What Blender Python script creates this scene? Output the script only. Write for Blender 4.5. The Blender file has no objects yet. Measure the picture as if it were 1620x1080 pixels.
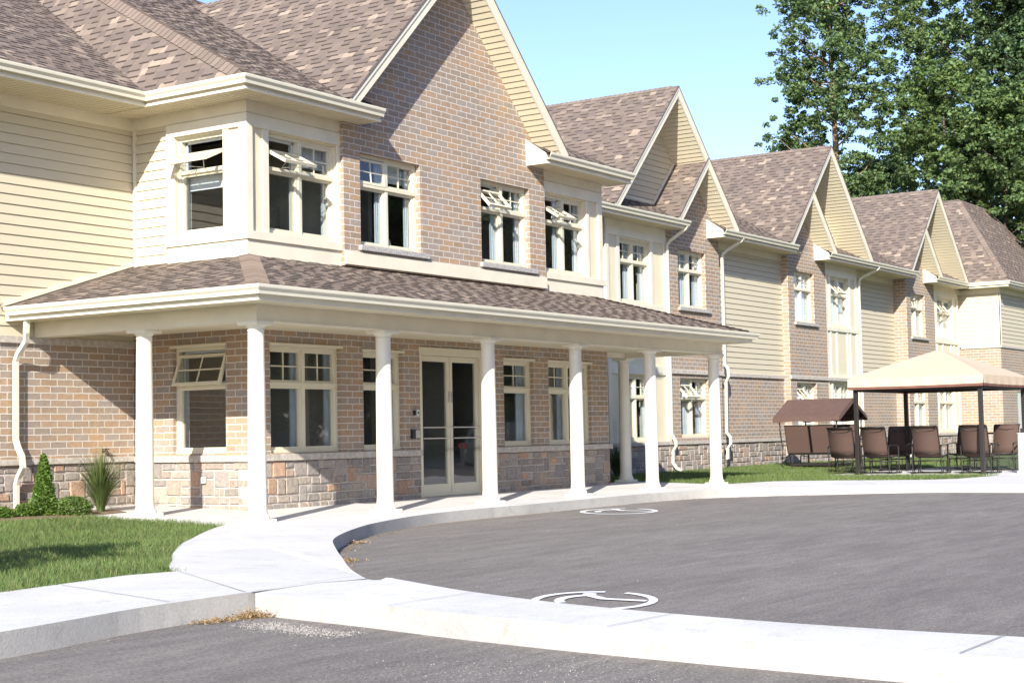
import bpy, bmesh, math, random
import numpy as np
from mathutils import Matrix, Vector
R_ = math.radians
scene = bpy.context.scene
# ------------------------------------------------------------------ camera
CX, CY, CZ = -14.8404, -13.7611, 1.05
YAW, PITCH, ROLL, FPX = 0.984679218, 0.0592269159, -0.0199277419, 2489.7
cyw, syw = math.cos(YAW), math.sin(YAW)
fwd = Vector((syw*math.cos(PITCH), cyw*math.cos(PITCH), math.sin(PITCH)))
rt = Vector((cyw, -syw, 0.0)); upv = rt.cross(fwd)
rr = rt*math.cos(ROLL) + upv*math.sin(ROLL); uu = -rt*math.sin(ROLL) + upv*math.cos(ROLL)
cam = bpy.data.cameras.new('camera'); camo = bpy.data.objects.new('camera', cam)
scene.collection.objects.link(camo)
camo.matrix_world = Matrix(((rr.x, uu.x, -fwd.x, CX), (rr.y, uu.y, -fwd.y, CY), (rr.z, uu.z, -fwd.z, CZ), (0, 0, 0, 1)))
cam.sensor_width = 36; cam.lens = FPX*36/1620; cam.clip_end = 2000; cam.clip_start = 0.1
scene.camera = camo
# ------------------------------------------------------------------ sky + sun
SAZ = math.atan2(-0.4575, -1.0)          # direction towards the sun, in plan
SEL = R_(27.6)
sun_dir = Vector((math.cos(SEL)*math.cos(SAZ), math.cos(SEL)*math.sin(SAZ), math.sin(SEL)))
world = bpy.data.worlds.new('World'); scene.world = world; world.use_nodes = True
wn = world.node_tree.nodes; wl = world.node_tree.links
sky = wn.new('ShaderNodeTexSky'); sky.sky_type = 'NISHITA'; sky.sun_disc = False
sky.sun_elevation = SEL; sky.sun_rotation = math.atan2(sun_dir.x, sun_dir.y)
sky.air_density = 1.0; sky.dust_density = 0.3; sky.ozone_density = 3.0
sg = wn.new('ShaderNodeMix'); sg.data_type = 'RGBA'; sg.blend_type = 'MULTIPLY'; sg.inputs[0].default_value = 1.0; sg.inputs[7].default_value = (.88, .835, .96, 1)
wl.new(sky.outputs[0], sg.inputs[6]); wl.new(sg.outputs[2], wn['Background'].inputs[0]); wn['Background'].inputs[1].default_value = 0.13
sl = bpy.data.lights.new('sun', 'SUN'); sl.energy = 4.4; sl.angle = R_(0.5); sl.color = (1.0, 0.95, 0.85)
so = bpy.data.objects.new('sun', sl); scene.collection.objects.link(so)
so.rotation_euler = sun_dir.to_track_quat('Z', 'Y').to_euler(); so.location = (-20, -20, 30)
vs = scene.view_settings; vs.view_transform = 'Standard'; vs.look = 'None'; vs.gamma = 1; vs.exposure = 1.06
vs.use_curve_mapping = False
scene.cycles.max_bounces = 8; scene.cycles.transparent_max_bounces = 16
scene.cycles.use_denoising = True
# ------------------------------------------------------------------ materials
def newmat(name):
    m = bpy.data.materials.new(name); m.use_nodes = True
    nt = m.node_tree; b = nt.nodes['Principled BSDF']
    return m, nt, b
def nd(nt, t, **k):
    n = nt.nodes.new(t)
    for a, v in k.items():
        if a.startswith('i_'): n.inputs[a[2:].replace('_', ' ')].default_value = v
        else: setattr(n, a, v)
    return n
def noise(nt, scale, detail=4, rough=.55, coord='Object', stretch=None):
    tc = nd(nt, 'ShaderNodeTexCoord'); n = nd(nt, 'ShaderNodeTexNoise')
    n.inputs['Scale'].default_value = scale; n.inputs['Detail'].default_value = detail; n.inputs['Roughness'].default_value = rough
    if stretch:
        mp = nd(nt, 'ShaderNodeMapping'); mp.inputs['Scale'].default_value = stretch
        nt.links.new(tc.outputs[coord], mp.inputs[0]); nt.links.new(mp.outputs[0], n.inputs['Vector'])
    else: nt.links.new(tc.outputs[coord], n.inputs['Vector'])
    return n.outputs['Fac']
def ramp(nt, src, stops, interp='LINEAR'):
    r = nd(nt, 'ShaderNodeValToRGB'); r.color_ramp.interpolation = interp
    e = r.color_ramp.elements
    while len(e) < len(stops): e.new(0.5)
    for i, (p, c) in enumerate(stops):
        e[i].position = p; e[i].color = (*c, 1) if len(c) == 3 else c
    nt.links.new(src, r.inputs[0]); return r.outputs[0]
def mix(nt, fac, a, b, mode='MIX'):
    m = nd(nt, 'ShaderNodeMix'); m.data_type = 'RGBA'; m.blend_type = mode
    if isinstance(fac, float): m.inputs[0].default_value = fac
    else: nt.links.new(fac, m.inputs[0])
    for s, i in ((a, 6), (b, 7)):
        if isinstance(s, tuple): m.inputs[i].default_value = (*s, 1)
        else: nt.links.new(s, m.inputs[i])
    return m.outputs[2]
def bump(nt, b, src, dist, strength=1.0):
    n = nd(nt, 'ShaderNodeBump'); n.inputs['Distance'].default_value = dist; n.inputs['Strength'].default_value = strength
    nt.links.new(src, n.inputs['Height']); nt.links.new(n.outputs[0], b.inputs['Normal'])
def simple(name, col, rough=.6, var=.06, scale=6, bmp=0.0, metal=0.0, spec=.5, stretch=None):
    m, nt, b = newmat(name)
    f = noise(nt, scale, 5, stretch=stretch)
    lo = tuple(c*(1-var) for c in col); hi = tuple(min(1, c*(1+var)) for c in col)
    nt.links.new(ramp(nt, f, [(.3, lo), (.7, hi)]), b.inputs['Base Color'])
    b.inputs['Roughness'].default_value = rough; b.inputs['Metallic'].default_value = metal
    b.inputs['Specular IOR Level'].default_value = spec
    if bmp: bump(nt, b, noise(nt, scale*8, 4), bmp)
    return m
M = {}
def brick_mat():
    m, nt, b = newmat('tan_brick')
    uv = nd(nt, 'ShaderNodeUVMap')
    # a little wobble so joints are not ruler straight
    nz = nd(nt, 'ShaderNodeTexNoise'); nz.inputs['Scale'].default_value = 9; nt.links.new(uv.outputs[0], nz.inputs['Vector'])
    sub = nd(nt, 'ShaderNodeVectorMath', operation='SUBTRACT'); sub.inputs[1].default_value = (.5, .5, .5); nt.links.new(nz.outputs['Color'], sub.inputs[0])
    scl = nd(nt, 'ShaderNodeVectorMath', operation='SCALE'); scl.inputs['Scale'].default_value = .016; nt.links.new(sub.outputs[0], scl.inputs[0])
    add = nd(nt, 'ShaderNodeVectorMath', operation='ADD'); nt.links.new(uv.outputs[0], add.inputs[0]); nt.links.new(scl.outputs[0], add.inputs[1])
    bt = nd(nt, 'ShaderNodeTexBrick'); nt.links.new(add.outputs[0], bt.inputs['Vector'])
    bt.offset = .42; bt.inputs['Scale'].default_value = 1; bt.inputs['Mortar Size'].default_value = .0095
    bt.inputs['Mortar Smooth'].default_value = .3; bt.inputs['Bias'].default_value = 0
    bt.inputs['Brick Width'].default_value = .29; bt.inputs['Row Height'].default_value = .0985
    bt.inputs['Color1'].default_value = (0, 0, 0, 1); bt.inputs['Color2'].default_value = (1, 1, 1, 1); bt.inputs['Mortar'].default_value = (.5, .5, .5, 1)
    c = ramp(nt, bt.outputs['Color'], [(.0, (.335, .245, .175)), (.18, (.30, .255, .225)), (.36, (.40, .275, .18)), (.52, (.325, .29, .27)),
                                     (.68, (.35, .27, .215)), (.84, (.41, .28, .185)), (1., (.32, .27, .23))])
    c = mix(nt, 1.0, c, (1.0, .985, .935), 'MULTIPLY')
    n2 = noise(nt, 22, 5, .7); c2 = mix(nt, .35, c, ramp(nt, n2, [(.3, (.55, .52, .5)), (.7, (1.35, 1.3, 1.25))]), 'MULTIPLY')
    n3 = noise(nt, .8, 6, .7); c2 = mix(nt, .55, c2, ramp(nt, n3, [(.35, (.8, .8, .82)), (.65, (1.15, 1.12, 1.08))]), 'MULTIPLY')
    nt.links.new(mix(nt, bt.outputs['Fac'], c2, (.585, .54, .485)), b.inputs['Base Color'])
    b.inputs['Roughness'].default_value = .9
    inv = nd(nt, 'ShaderNodeMath', operation='MULTIPLY_ADD'); nt.links.new(bt.outputs['Fac'], inv.inputs[0]); inv.inputs[1].default_value = -1.0
    nt.links.new(n2, inv.inputs[2]); bump(nt, b, inv.outputs[0], .006)
    return m
M['brick'] = brick_mat()
def attr_mat(name, rough=.85, fine=60, bmp=.003, tr=0.0, amt=.3, spec=.3):
    m, nt, b = newmat(name)
    a = nd(nt, 'ShaderNodeVertexColor'); a.layer_name = 'Col'
    n = noise(nt, fine, 5, .7)
    c = mix(nt, amt, a.outputs[0], ramp(nt, n, [(.3, (.5, .5, .5)), (.7, (1.5, 1.5, 1.5))]), 'MULTIPLY')
    nt.links.new(c, b.inputs['Base Color']); b.inputs['Roughness'].default_value = rough
    b.inputs['Specular IOR Level'].default_value = spec
    if bmp: bump(nt, b, n, bmp)
    if tr:
        t = nd(nt, 'ShaderNodeBsdfTranslucent'); nt.links.new(c, t.inputs[0]); mx = nd(nt, 'ShaderNodeMixShader'); mx.inputs[0].default_value = tr
        nt.links.new(b.outputs[0], mx.inputs[1]); nt.links.new(t.outputs[0], mx.inputs[2]); nt.links.new(mx.outputs[0], nt.nodes['Material Output'].inputs[0])
    return m
M['stone'] = attr_mat('rough_ashlar_stone', .9, 20, .022, amt=.5)
M['shingle'] = attr_mat('asphalt_shingle', .95, 180, .002, amt=.45, spec=.15)
M['leaf'] = attr_mat('foliage', .55, 3, 0, tr=.3, amt=.2, spec=.35)
M['grassblade'] = attr_mat('grass_blades', .6, 2, 0, tr=.3, amt=.25, spec=.3)
M['mortar'] = simple('mortar', (.50, .45, .40), .95, .12, 20, .002)
M['limestone'] = simple('cut_limestone', (.50, .455, .40), .9, .22, 14, .012)
M['greystone'] = simple('grey_rock_face_sill', (.46, .44, .42), .9, .35, 30, .015)
M['siding'] = simple('beige_lap_siding', (.57, .51, .375), .6, .035, 3, .0006, stretch=(1, 1, 12))
M['soffit'] = simple('cream_soffit', (.69, .62, .45), .5, .03, 3)
M['trim'] = simple('cream_trim', (.72, .665, .53), .42, .07, 2.5)
M['gutter'] = simple('cream_gutter', (.72, .68, .55), .3, .03, 3)
M['column'] = simple('cream_column_paint', (.77, .73, .62), .42, .06, 2.5)
M['frame'] = simple('cream_window_frame', (.68, .63, .48), .4, .03, 5)
M['white'] = simple('white_vinyl', (.80, .81, .80), .4, .02, 5)
M['metal'] = simple('brushed_aluminium', (.55, .53, .5), .35, .05, 20, metal=.8)
M['edge'] = simple('drip_edge', (.12, .10, .09), .5, .1, 10)
M['black'] = simple('black_plastic', (.015, .015, .017), .4, .1, 10)
M['room'] = simple('room_paint', (.46, .43, .37), .9, .05, 2)
M['roomfloor'] = simple('room_floor', (.20, .16, .13), .8, .1, 2)
M['blind'] = simple('white_roller_blind', (.78, .80, .82), .8, .03, 8, stretch=(1, 1, 20))
M['reveal'] = simple('white_inner_return', (.58, .63, .66), .6, .03, 5)
M['curtain'] = simple('pale_curtain', (.62, .68, .72), .9, .06, 4)
M['bronze'] = simple('dark_bronze_frame', (.018, .014, .012), .45, .15, 15)
M['sling'] = simple('brown_sling_fabric', (.082, .047, .036), .85, .08, 40, .0006)
M['brownfab'] = simple('brown_canopy_fabric', (.10, .058, .047), .9, .1, 6, .001)
M['canvas'] = simple('sand_canvas', (.52, .415, .30), .9, .03, 3, .001)
M['canvasdk'] = simple('brown_canvas_trim', (.16, .07, .05), .9, .1, 8)
M['paint'] = simple('white_road_paint', (.78, .78, .78), .7, .08, 20)
M['bark'] = simple('bark', (.30, .20, .12), .95, .3, 8, .02, stretch=(1, 1, .25))
M['barkdk'] = simple('dark_bark', (.10, .075, .06), .95, .3, 8, .02, stretch=(1, 1, .25))
M['mulch'] = simple('wood_mulch', (.26, .17, .11), .95, .45, 30, .02)
M['straw'] = simple('dry_litter', (.42, .28, .13), .95, .4, 40, .01)
M['pale'] = simple('pale_grey_plastic', (.62, .64, .60), .5, .04, 5)
M['carpaint'] = simple('dark_green_car_paint', (.075, .09, .09), .25, .1, 5, spec=.8)
M['tyre'] = simple('tyre_rubber', (.02, .02, .02), .8, .1, 10)
M['rim'] = simple('alloy_rim', (.7, .7, .7), .25, .05, 10, metal=.8)
M['red'] = simple('red_lens', (.5, .02, .02), .2, .1, 5)
def glass_mat(name, tint=(.80, .84, .85), ior=1.7):
    m = bpy.data.materials.new(name); m.use_nodes = True; nt = m.node_tree; nt.nodes.clear()
    out = nd(nt, 'ShaderNodeOutputMaterial'); t = nd(nt, 'ShaderNodeBsdfTransparent'); t.inputs[0].default_value = (*tint, 1)
    g = nd(nt, 'ShaderNodeBsdfGlossy'); g.inputs['Roughness'].default_value = .015
    n = nd(nt, 'ShaderNodeTexNoise'); n.inputs['Scale'].default_value = .8
    tc = nd(nt, 'ShaderNodeTexCoord'); nt.links.new(tc.outputs['Object'], n.inputs['Vector'])
    bp = nd(nt, 'ShaderNodeBump'); bp.inputs['Distance'].default_value = .004; nt.links.new(n.outputs['Fac'], bp.inputs['Height']); nt.links.new(bp.outputs[0], g.inputs['Normal'])
    f = nd(nt, 'ShaderNodeFresnel'); ge = nd(nt, 'ShaderNodeNewGeometry'); mr = nd(nt, 'ShaderNodeMapRange')
    mr.inputs['To Min'].default_value = ior; mr.inputs['To Max'].default_value = 1/ior; nt.links.new(ge.outputs['Backfacing'], mr.inputs['Value']); nt.links.new(mr.outputs[0], f.inputs[0])
    ad = nd(nt, 'ShaderNodeMath', operation='MULTIPLY_ADD'); ad.inputs[1].default_value = 1.7; ad.inputs[2].default_value = .0; ad.use_clamp = True; nt.links.new(f.outputs[0], ad.inputs[0])
    mx = nd(nt, 'ShaderNodeMixShader'); nt.links.new(ad.outputs[0], mx.inputs[0]); nt.links.new(t.outputs[0], mx.inputs[1]); nt.links.new(g.outputs[0], mx.inputs[2])
    nt.links.new(mx.outputs[0], out.inputs[0]); return m
M['glass'] = glass_mat('window_glass')
def concrete(name, base):
    m, nt, b = newmat(name)
    c = ramp(nt, noise(nt, .9, 6, .65), [(.3, tuple(x*.86 for x in base)), (.7, tuple(min(1, x*1.06) for x in base))])
    c = mix(nt, .5, c, ramp(nt, noise(nt, 45, 4, .7), [(.3, (.72, .72, .72)), (.7, (1.15, 1.15, 1.15))]), 'MULTIPLY')
    # blotchy water stains and worn patches
    c = mix(nt, .8, c, ramp(nt, noise(nt, 4, 8, .8), [(.30, (.74, .70, .64)), (.48, (1, 1, 1))]), 'MULTIPLY')
    c = mix(nt, .6, c, ramp(nt, noise(nt, 1.6, 8, .85), [(.33, (.80, .79, .78)), (.42, (1, 1, 1))]), 'MULTIPLY')
    nt.links.new(c, b.inputs['Base Color']); b.inputs['Roughness'].default_value = .9
    bump(nt, b, noise(nt, 60, 5, .7), .003); return m
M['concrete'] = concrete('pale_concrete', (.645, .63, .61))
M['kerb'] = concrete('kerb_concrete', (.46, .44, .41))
def asphalt():
    m, nt, b = newmat('asphalt')
    big = noise(nt, .35, 7, .7, stretch=(1, 2.2, 1)); mid = noise(nt, 2.2, 8, .8, stretch=(.45, 2.6, 1)); fine = noise(nt, 55, 6, .85)
    c = ramp(nt, big, [(.3, (.172, .154, .140)), (.7, (.232, .209, .190))])
    c = mix(nt, .7, c, ramp(nt, mid, [(.32, (.66, .66, .67)), (.68, (1.32, 1.31, 1.29))]), 'MULTIPLY')
    c = mix(nt, .8, c, ramp(nt, fine, [(.38, (.42, .42, .43)), (.60, (1.55, 1.54, 1.5))]), 'MULTIPLY')
    vo = nd(nt, 'ShaderNodeTexVoronoi'); vo.inputs['Scale'].default_value = 5; tc = nd(nt, 'ShaderNodeTexCoord'); nt.links.new(tc.outputs['Object'], vo.inputs['Vector'])
    c = mix(nt, ramp(nt, vo.outputs['Distance'], [(.0, (1, 1, 1)), (.035, (0, 0, 0))]), c, (.34, .32, .30))
    nt.links.new(c, b.inputs['Base Color']); b.inputs['Roughness'].default_value = .85; b.inputs['Specular IOR Level'].default_value = .3
    bump(nt, b, fine, .006); return m
M['asphalt'] = asphalt()
def soil(name, a, c2, s):
    m, nt, b = newmat(name); nt.links.new(ramp(nt, noise(nt, s, 6, .7), [(.35, a), (.65, c2)]), b.inputs['Base Color']); b.inputs['Roughness'].default_value = .95
    bump(nt, b, noise(nt, s*3, 4), .02); return m
M['lawn'] = soil('lawn_soil', (.045, .07, .02), (.08, .12, .03), 6)
M['field'] = soil('field', (.05, .08, .025), (.09, .12, .04), .6)
# ------------------------------------------------------------------ mesh helpers
class MB:
    def __init__(s): s.v = []; s.f = []; s.c = []; s.mi = []; s.cur = (1, 1, 1); s.m = 0
    def face(s, pts):
        n = len(s.v); s.v += [tuple(p) for p in pts]; s.f.append(tuple(range(n, n+len(pts)))); s.c.append(s.cur); s.mi.append(s.m)
    def box(s, x0, x1, y0, y1, z0, z1, fr=None):
        fr = fr or (lambda a, b, c: (a, b, c))
        P = [fr(a, b, c) for a in (x0, x1) for b in (y0, y1) for c in (z0, z1)]
        n = len(s.v); s.v += P
        for q in ((0, 1, 3, 2), (4, 6, 7, 5), (0, 4, 5, 1), (2, 3, 7, 6), (0, 2, 6, 4), (1, 5, 7, 3)):
            s.f.append(tuple(n+i for i in q)); s.c.append(s.cur); s.mi.append(s.m)
    def tube(s, path, rad, seg=8, cap=True):
        path = [Vector(p) for p in path]; rads = rad if isinstance(rad, (list, tuple)) else [rad]*len(path)
        rings = []; ref = Vector((0, 0, 1))
        for i, p in enumerate(path):
            d = (path[min(i+1, len(path)-1)]-path[max(i-1, 0)]).normalized()
            a = d.cross(ref)
            if a.length < .1: a = d.cross(Vector((1, 0, 0)))
            a.normalize(); b = d.cross(a).normalized(); n = len(s.v); ring = []
            for k in range(seg):
                t = 2*math.pi*k/seg; s.v.append(tuple(p+(a*math.cos(t)+b*math.sin(t))*rads[i])); ring.append(n+k)
            rings.append(ring)
        for A, B in zip(rings, rings[1:]):
            for k in range(seg): s.f.append((A[k], A[(k+1) % seg], B[(k+1) % seg], B[k])); s.c.append(s.cur); s.mi.append(s.m)
        if cap:
            for q in (rings[0], rings[-1]): s.f.append(tuple(q)); s.c.append(s.cur); s.mi.append(s.m)
    def rect_tube(s, path, w, h, side=Vector((0, 1, 0))):
        path = [Vector(p) for p in path]; rings = []
        for i, p in enumerate(path):
            d = (path[min(i+1, len(path)-1)]-path[max(i-1, 0)]).normalized()
            a = side.copy(); a = (a - d*a.dot(d)).normalized(); b = d.cross(a).normalized(); n = len(s.v)
            for x, y in ((-w, -h), (w, -h), (w, h), (-w, h)): s.v.append(tuple(p+a*x/2+b*y/2))
            rings.append([n, n+1, n+2, n+3])
        for A, B in zip(rings, rings[1:]):
            for k in range(4): s.f.append((A[k], A[(k+1) % 4], B[(k+1) % 4], B[k])); s.c.append(s.cur); s.mi.append(s.m)
        for q in (rings[0], rings[-1]): s.f.append(tuple(q)); s.c.append(s.cur); s.mi.append(s.m)
    def lathe(s, prof, cx, cy, seg=28):
        rings = []
        for r, z in prof:
            n = len(s.v); s.v += [(cx+r*math.cos(2*math.pi*k/seg), cy+r*math.sin(2*math.pi*k/seg), z) for k in range(seg)]; rings.append(n)
        for A, B in zip(rings, rings[1:]):
            for k in range(seg): s.f.append((A+k, A+(k+1) % seg, B+(k+1) % seg, B+k)); s.c.append(s.cur); s.mi.append(s.m)
    def prism(s, pts, z0, z1):
        s.face([(x, y, z1) for x, y in pts]); s.face([(x, y, z0) for x, y in reversed(pts)])
        for i in range(len(pts)):
            a, b = pts[i], pts[(i+1) % len(pts)]; s.face([(a[0], a[1], z0), (b[0], b[1], z0), (b[0], b[1], z1), (a[0], a[1], z1)])
    def build(s, name, mats, parent=None, origin=(0, 0, 0), smooth=False, fix=True, weld=False, bevel=0):
        me = bpy.data.meshes.new(name)
        ox, oy, oz = origin
        V = np.array(s.v, dtype=float)-np.array(origin)
        me.from_pydata([tuple(p) for p in V.tolist()], [], s.f)
        if not isinstance(mats, (list, tuple)): mats = [mats]
        for m in mats: me.materials.append(m)
        me.polygons.foreach_set('material_index', s.mi)
        col = me.color_attributes.new('Col', 'FLOAT_COLOR', 'CORNER')
        ca = np.ones((len(me.loops), 4), dtype=np.float32); tot = np.array([len(f) for f in s.f])
        ca[:, :3] = np.repeat(np.array(s.c, dtype=np.float32).reshape(-1, 3), tot, axis=0); col.data.foreach_set('color', ca.ravel())
        if weld or fix:
            bm = bmesh.new(); bm.from_mesh(me)
            if weld: bmesh.ops.remove_doubles(bm, verts=bm.verts, dist=1e-4)
            if fix and len(bm.faces) < 30000: bmesh.ops.recalc_face_normals(bm, faces=bm.faces)
            bm.to_mesh(me); bm.free()
        # box-projected UVs in metres (world based so courses line up between walls)
        uvl = me.uv_layers.new(name='UVMap'); nl = len(me.loops)
        vi = np.empty(nl, dtype=np.int32); me.loops.foreach_get('vertex_index', vi)
        co = np.empty(len(me.vertices)*3); me.vertices.foreach_get('co', co); co = co.reshape(-1, 3)+np.array(origin)
        nn = np.empty(len(me.polygons)*3); me.polygons.foreach_get('normal', nn); nn = np.abs(nn.reshape(-1, 3))
        lt = np.empty(len(me.polygons), dtype=np.int32); me.polygons.foreach_get('loop_total', lt)
        ax = np.repeat(np.argmax(nn, axis=1), lt); P = co[vi]
        U = np.where(ax == 0, P[:, 1], P[:, 0]); W = np.where(ax == 2, P[:, 1], P[:, 2])
        uvl.data.foreach_set('uv', np.stack([U, W], 1).ravel().astype(np.float32))
        if smooth: me.polygons.foreach_set('use_smooth', [True]*len(me.polygons))
        me.update()
        o = bpy.data.objects.new(name, me); scene.collection.objects.link(o)
        if bevel:
            b = o.modifiers.new('bevel', 'BEVEL'); b.width = bevel; b.segments = 2; b.limit_method = 'ANGLE'; b.angle_limit = R_(40)
        if parent is not None: o.parent = parent
        return o
def big_mesh(name, V, F, cols, mat, parent=None, origin=(0, 0, 0)):
    """numpy mesh of same-sized faces, one colour per face"""
    k = F.shape[1]; me = bpy.data.meshes.new(name); V = V-np.array(origin)
    me.vertices.add(len(V)); me.vertices.foreach_set('co', V.astype(np.float32).ravel())
    me.loops.add(F.size); me.loops.foreach_set('vertex_index', F.astype(np.int32).ravel())
    me.polygons.add(len(F)); me.polygons.foreach_set('loop_start', np.arange(0, F.size, k, dtype=np.int32)); me.polygons.foreach_set('loop_total', np.full(len(F), k, dtype=np.int32))
    me.update(calc_edges=True)
    col = me.color_attributes.new('Col', 'FLOAT_COLOR', 'CORNER'); ca = np.ones((F.size, 4), dtype=np.float32); ca[:, :3] = np.repeat(cols, k, axis=0)
    col.data.foreach_set('color', ca.ravel()); me.materials.append(mat); me.validate()
    o = bpy.data.objects.new(name, me); scene.collection.objects.link(o)
    if parent is not None: o.parent = parent
    return o
def tag(o, label=None, cat=None, group=None, kind=None):
    if label: o['label'] = label
    if cat: o['category'] = cat
    if group: o['group'] = group
    if kind: o['kind'] = kind
    return o
def empty(name, loc, rz=0.0, **k):
    o = bpy.data.objects.new(name, None); scene.collection.objects.link(o); o.location = loc; o.rotation_euler = (0, 0, rz); o.empty_display_size = .3
    return tag(o, **k)
# frames: u along wall, v up, d outwards
def FR(Y): return lambda u, v, d: (u, Y-d, v)      # wall facing -Y
def FL(X): return lambda u, v, d: (X-d, u, v)      # wall facing -X
def clip(poly, a, b, c):
    """keep a*u+b*v+c>=0"""
    out = []
    for i in range(len(poly)):
        p, q = poly[i], poly[(i+1) % len(poly)]; fp = a*p[0]+b*p[1]+c; fq = a*q[0]+b*q[1]+c
        if fp >= 0: out.append(p)
        if (fp >= 0) != (fq >= 0):
            t = fp/(fp-fq); out.append((p[0]+t*(q[0]-p[0]), p[1]+t*(q[1]-p[1])))
    return out
def area(p): return abs(sum(p[i][0]*p[(i+1) % len(p)][1]-p[(i+1) % len(p)][0]*p[i][1] for i in range(len(p))))/2
def lapped(mb, fr, poly, e, t, v_off=0.0, base=0.0, g=0.0):
    if g: mb.face([fr(u, v, base-.014) for u, v in poly])
    vs_ = [p[1] for p in poly]; k = math.floor((min(vs_)-v_off)/e)
    while v_off+k*e < max(vs_):
        a = v_off+k*e; b = a+e; q = clip(clip(poly, 0, 1, -a), 0, -1, b-g)
        if len(q) > 2 and area(q) > 1e-5:
            mb.face([fr(u, v, base+t*(1-(v-a)/e)) for u, v in q])
            lo = [p for p in q if abs(p[1]-a) < 1e-6]
            if len(lo) >= 2:
                u0, u1 = min(p[0] for p in lo), max(p[0] for p in lo)
                mb.face([fr(u0, a, base+t), fr(u1, a, base+t), fr(u1, a, base), fr(u0, a, base)])
        k += 1
rs = random.Random(7)
SH = [(.178, .140, .116), (.168, .132, .110), (.192, .150, .124), (.158, .126, .108), (.183, .144, .120), (.150, .120, .104)]
def shingle_col():
    x = rs.random()
    if x < .045: c = (.31, .245, .19)
    elif x < .13: c = (.245, .192, .155)
    else: c = rs.choice(SH)
    k = rs.uniform(.9, 1.1); return tuple(v*k for v in c)
def shingles(mb, org, U, V, poly, e=.142, base=.0):
    """real laminated tabs laid in courses on the plane org + u*U + v*V"""
    org, U, V = Vector(org), Vector(U).normalized(), Vector(V).normalized(); N = U.cross(V)
    if N.z < 0: N = -N
    def P(u, v, h): return org+U*u+V*v+N*h
    mb.cur = (.10, .078, .068); mb.face([P(u, v, base-.002) for u, v in poly])
    mb.face([P(u, v, base-.03) for u, v in poly])
    vv = [p[1] for p in poly]; k = math.floor(min(vv)/e)
    while k*e < max(vv):
        a, b = k*e, k*e+e; row = clip(clip(poly, 0, 1, -a), 0, -1, b)
        k += 1
        if len(row) < 3 or area(row) < 1e-4: continue
        u0, u1 = min(p[0] for p in row), max(p[0] for p in row); u = u0-rs.uniform(0, .3); thick = rs.random() < .5
        while u < u1:
            w = rs.uniform(.15, .27) if thick else rs.uniform(.10, .26)
            q = clip(clip(row, 1, 0, -u), -1, 0, u+w)
            if len(q) > 2 and area(q) > 1e-5:
                h0 = base+(.010 if thick else .004); h1 = base+(.004 if thick else .002); mb.cur = shingle_col()
                mb.face([P(x, y, h0+(h1-h0)*(y-a)/e) for x, y in q])
                if thick:
                    x0, x1 = min(p[0] for p in q), max(p[0] for p in q)
                    for xx in (x0, x1):
                        s2 = [p for p in q if abs(p[0]-xx) < 1e-6]
                        if len(s2) >= 2:
                            y0, y1 = min(p[1] for p in s2), max(p[1] for p in s2)
                            mb.face([P(xx, y0, h0+(h1-h0)*(y0-a)/e), P(xx, y1, h0+(h1-h0)*(y1-a)/e), P(xx, y1, base), P(xx, y0, base)])
                lo = [p for p in q if abs(p[1]-a) < 1e-6]
                if len(lo) >= 2:
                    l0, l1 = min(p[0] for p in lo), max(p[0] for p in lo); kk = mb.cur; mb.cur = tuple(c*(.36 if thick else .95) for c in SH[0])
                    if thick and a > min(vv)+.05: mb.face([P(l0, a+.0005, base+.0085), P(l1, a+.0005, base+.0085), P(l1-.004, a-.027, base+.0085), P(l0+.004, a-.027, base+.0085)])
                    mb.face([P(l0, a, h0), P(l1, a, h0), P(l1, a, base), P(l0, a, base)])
            u += w; thick = not thick
def hip_caps(mb, a, b, n1, n2, w=.15, e=.14):
    """folded cap shingles from low point a to high point b; n1,n2 horizontal-ish directions lying in the two slopes"""
    a, b = Vector(a), Vector(b); d = (b-a); L = d.length; d.normalize(); n = int((L-.2)/e); a = a+d*.2
    s1 = Vector(n1); s1 = (s1-d*s1.dot(d)).normalized(); s2 = Vector(n2); s2 = (s2-d*s2.dot(d)).normalized()
    up = -(s1+s2); up = (up - d*up.dot(d))
    up = up.normalized() if up.length > .01 else Vector((0, 0, 1))
    if up.z < 0: up = -up
    for i in range(n):
        p = a+d*(i*e); q = a+d*((i+1)*e+.02); k = rs.uniform(.9, 1.15)
        c = rs.choice(SH[:3]); mb.cur = tuple(x*k*1.12 for x in c); lo = .034; hi = .018
        mb.face([p+up*lo, q+up*hi, q+s1*w+up*hi, p+s1*w+up*lo]); mb.face([p+up*lo, q+up*hi, q+s2*w+up*hi, p+s2*w+up*lo])
        mb.face([p+up*lo, p+s1*w+up*lo, p+s1*w, p]); mb.face([p+up*lo, p+s2*w+up*lo, p+s2*w, p])
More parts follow.
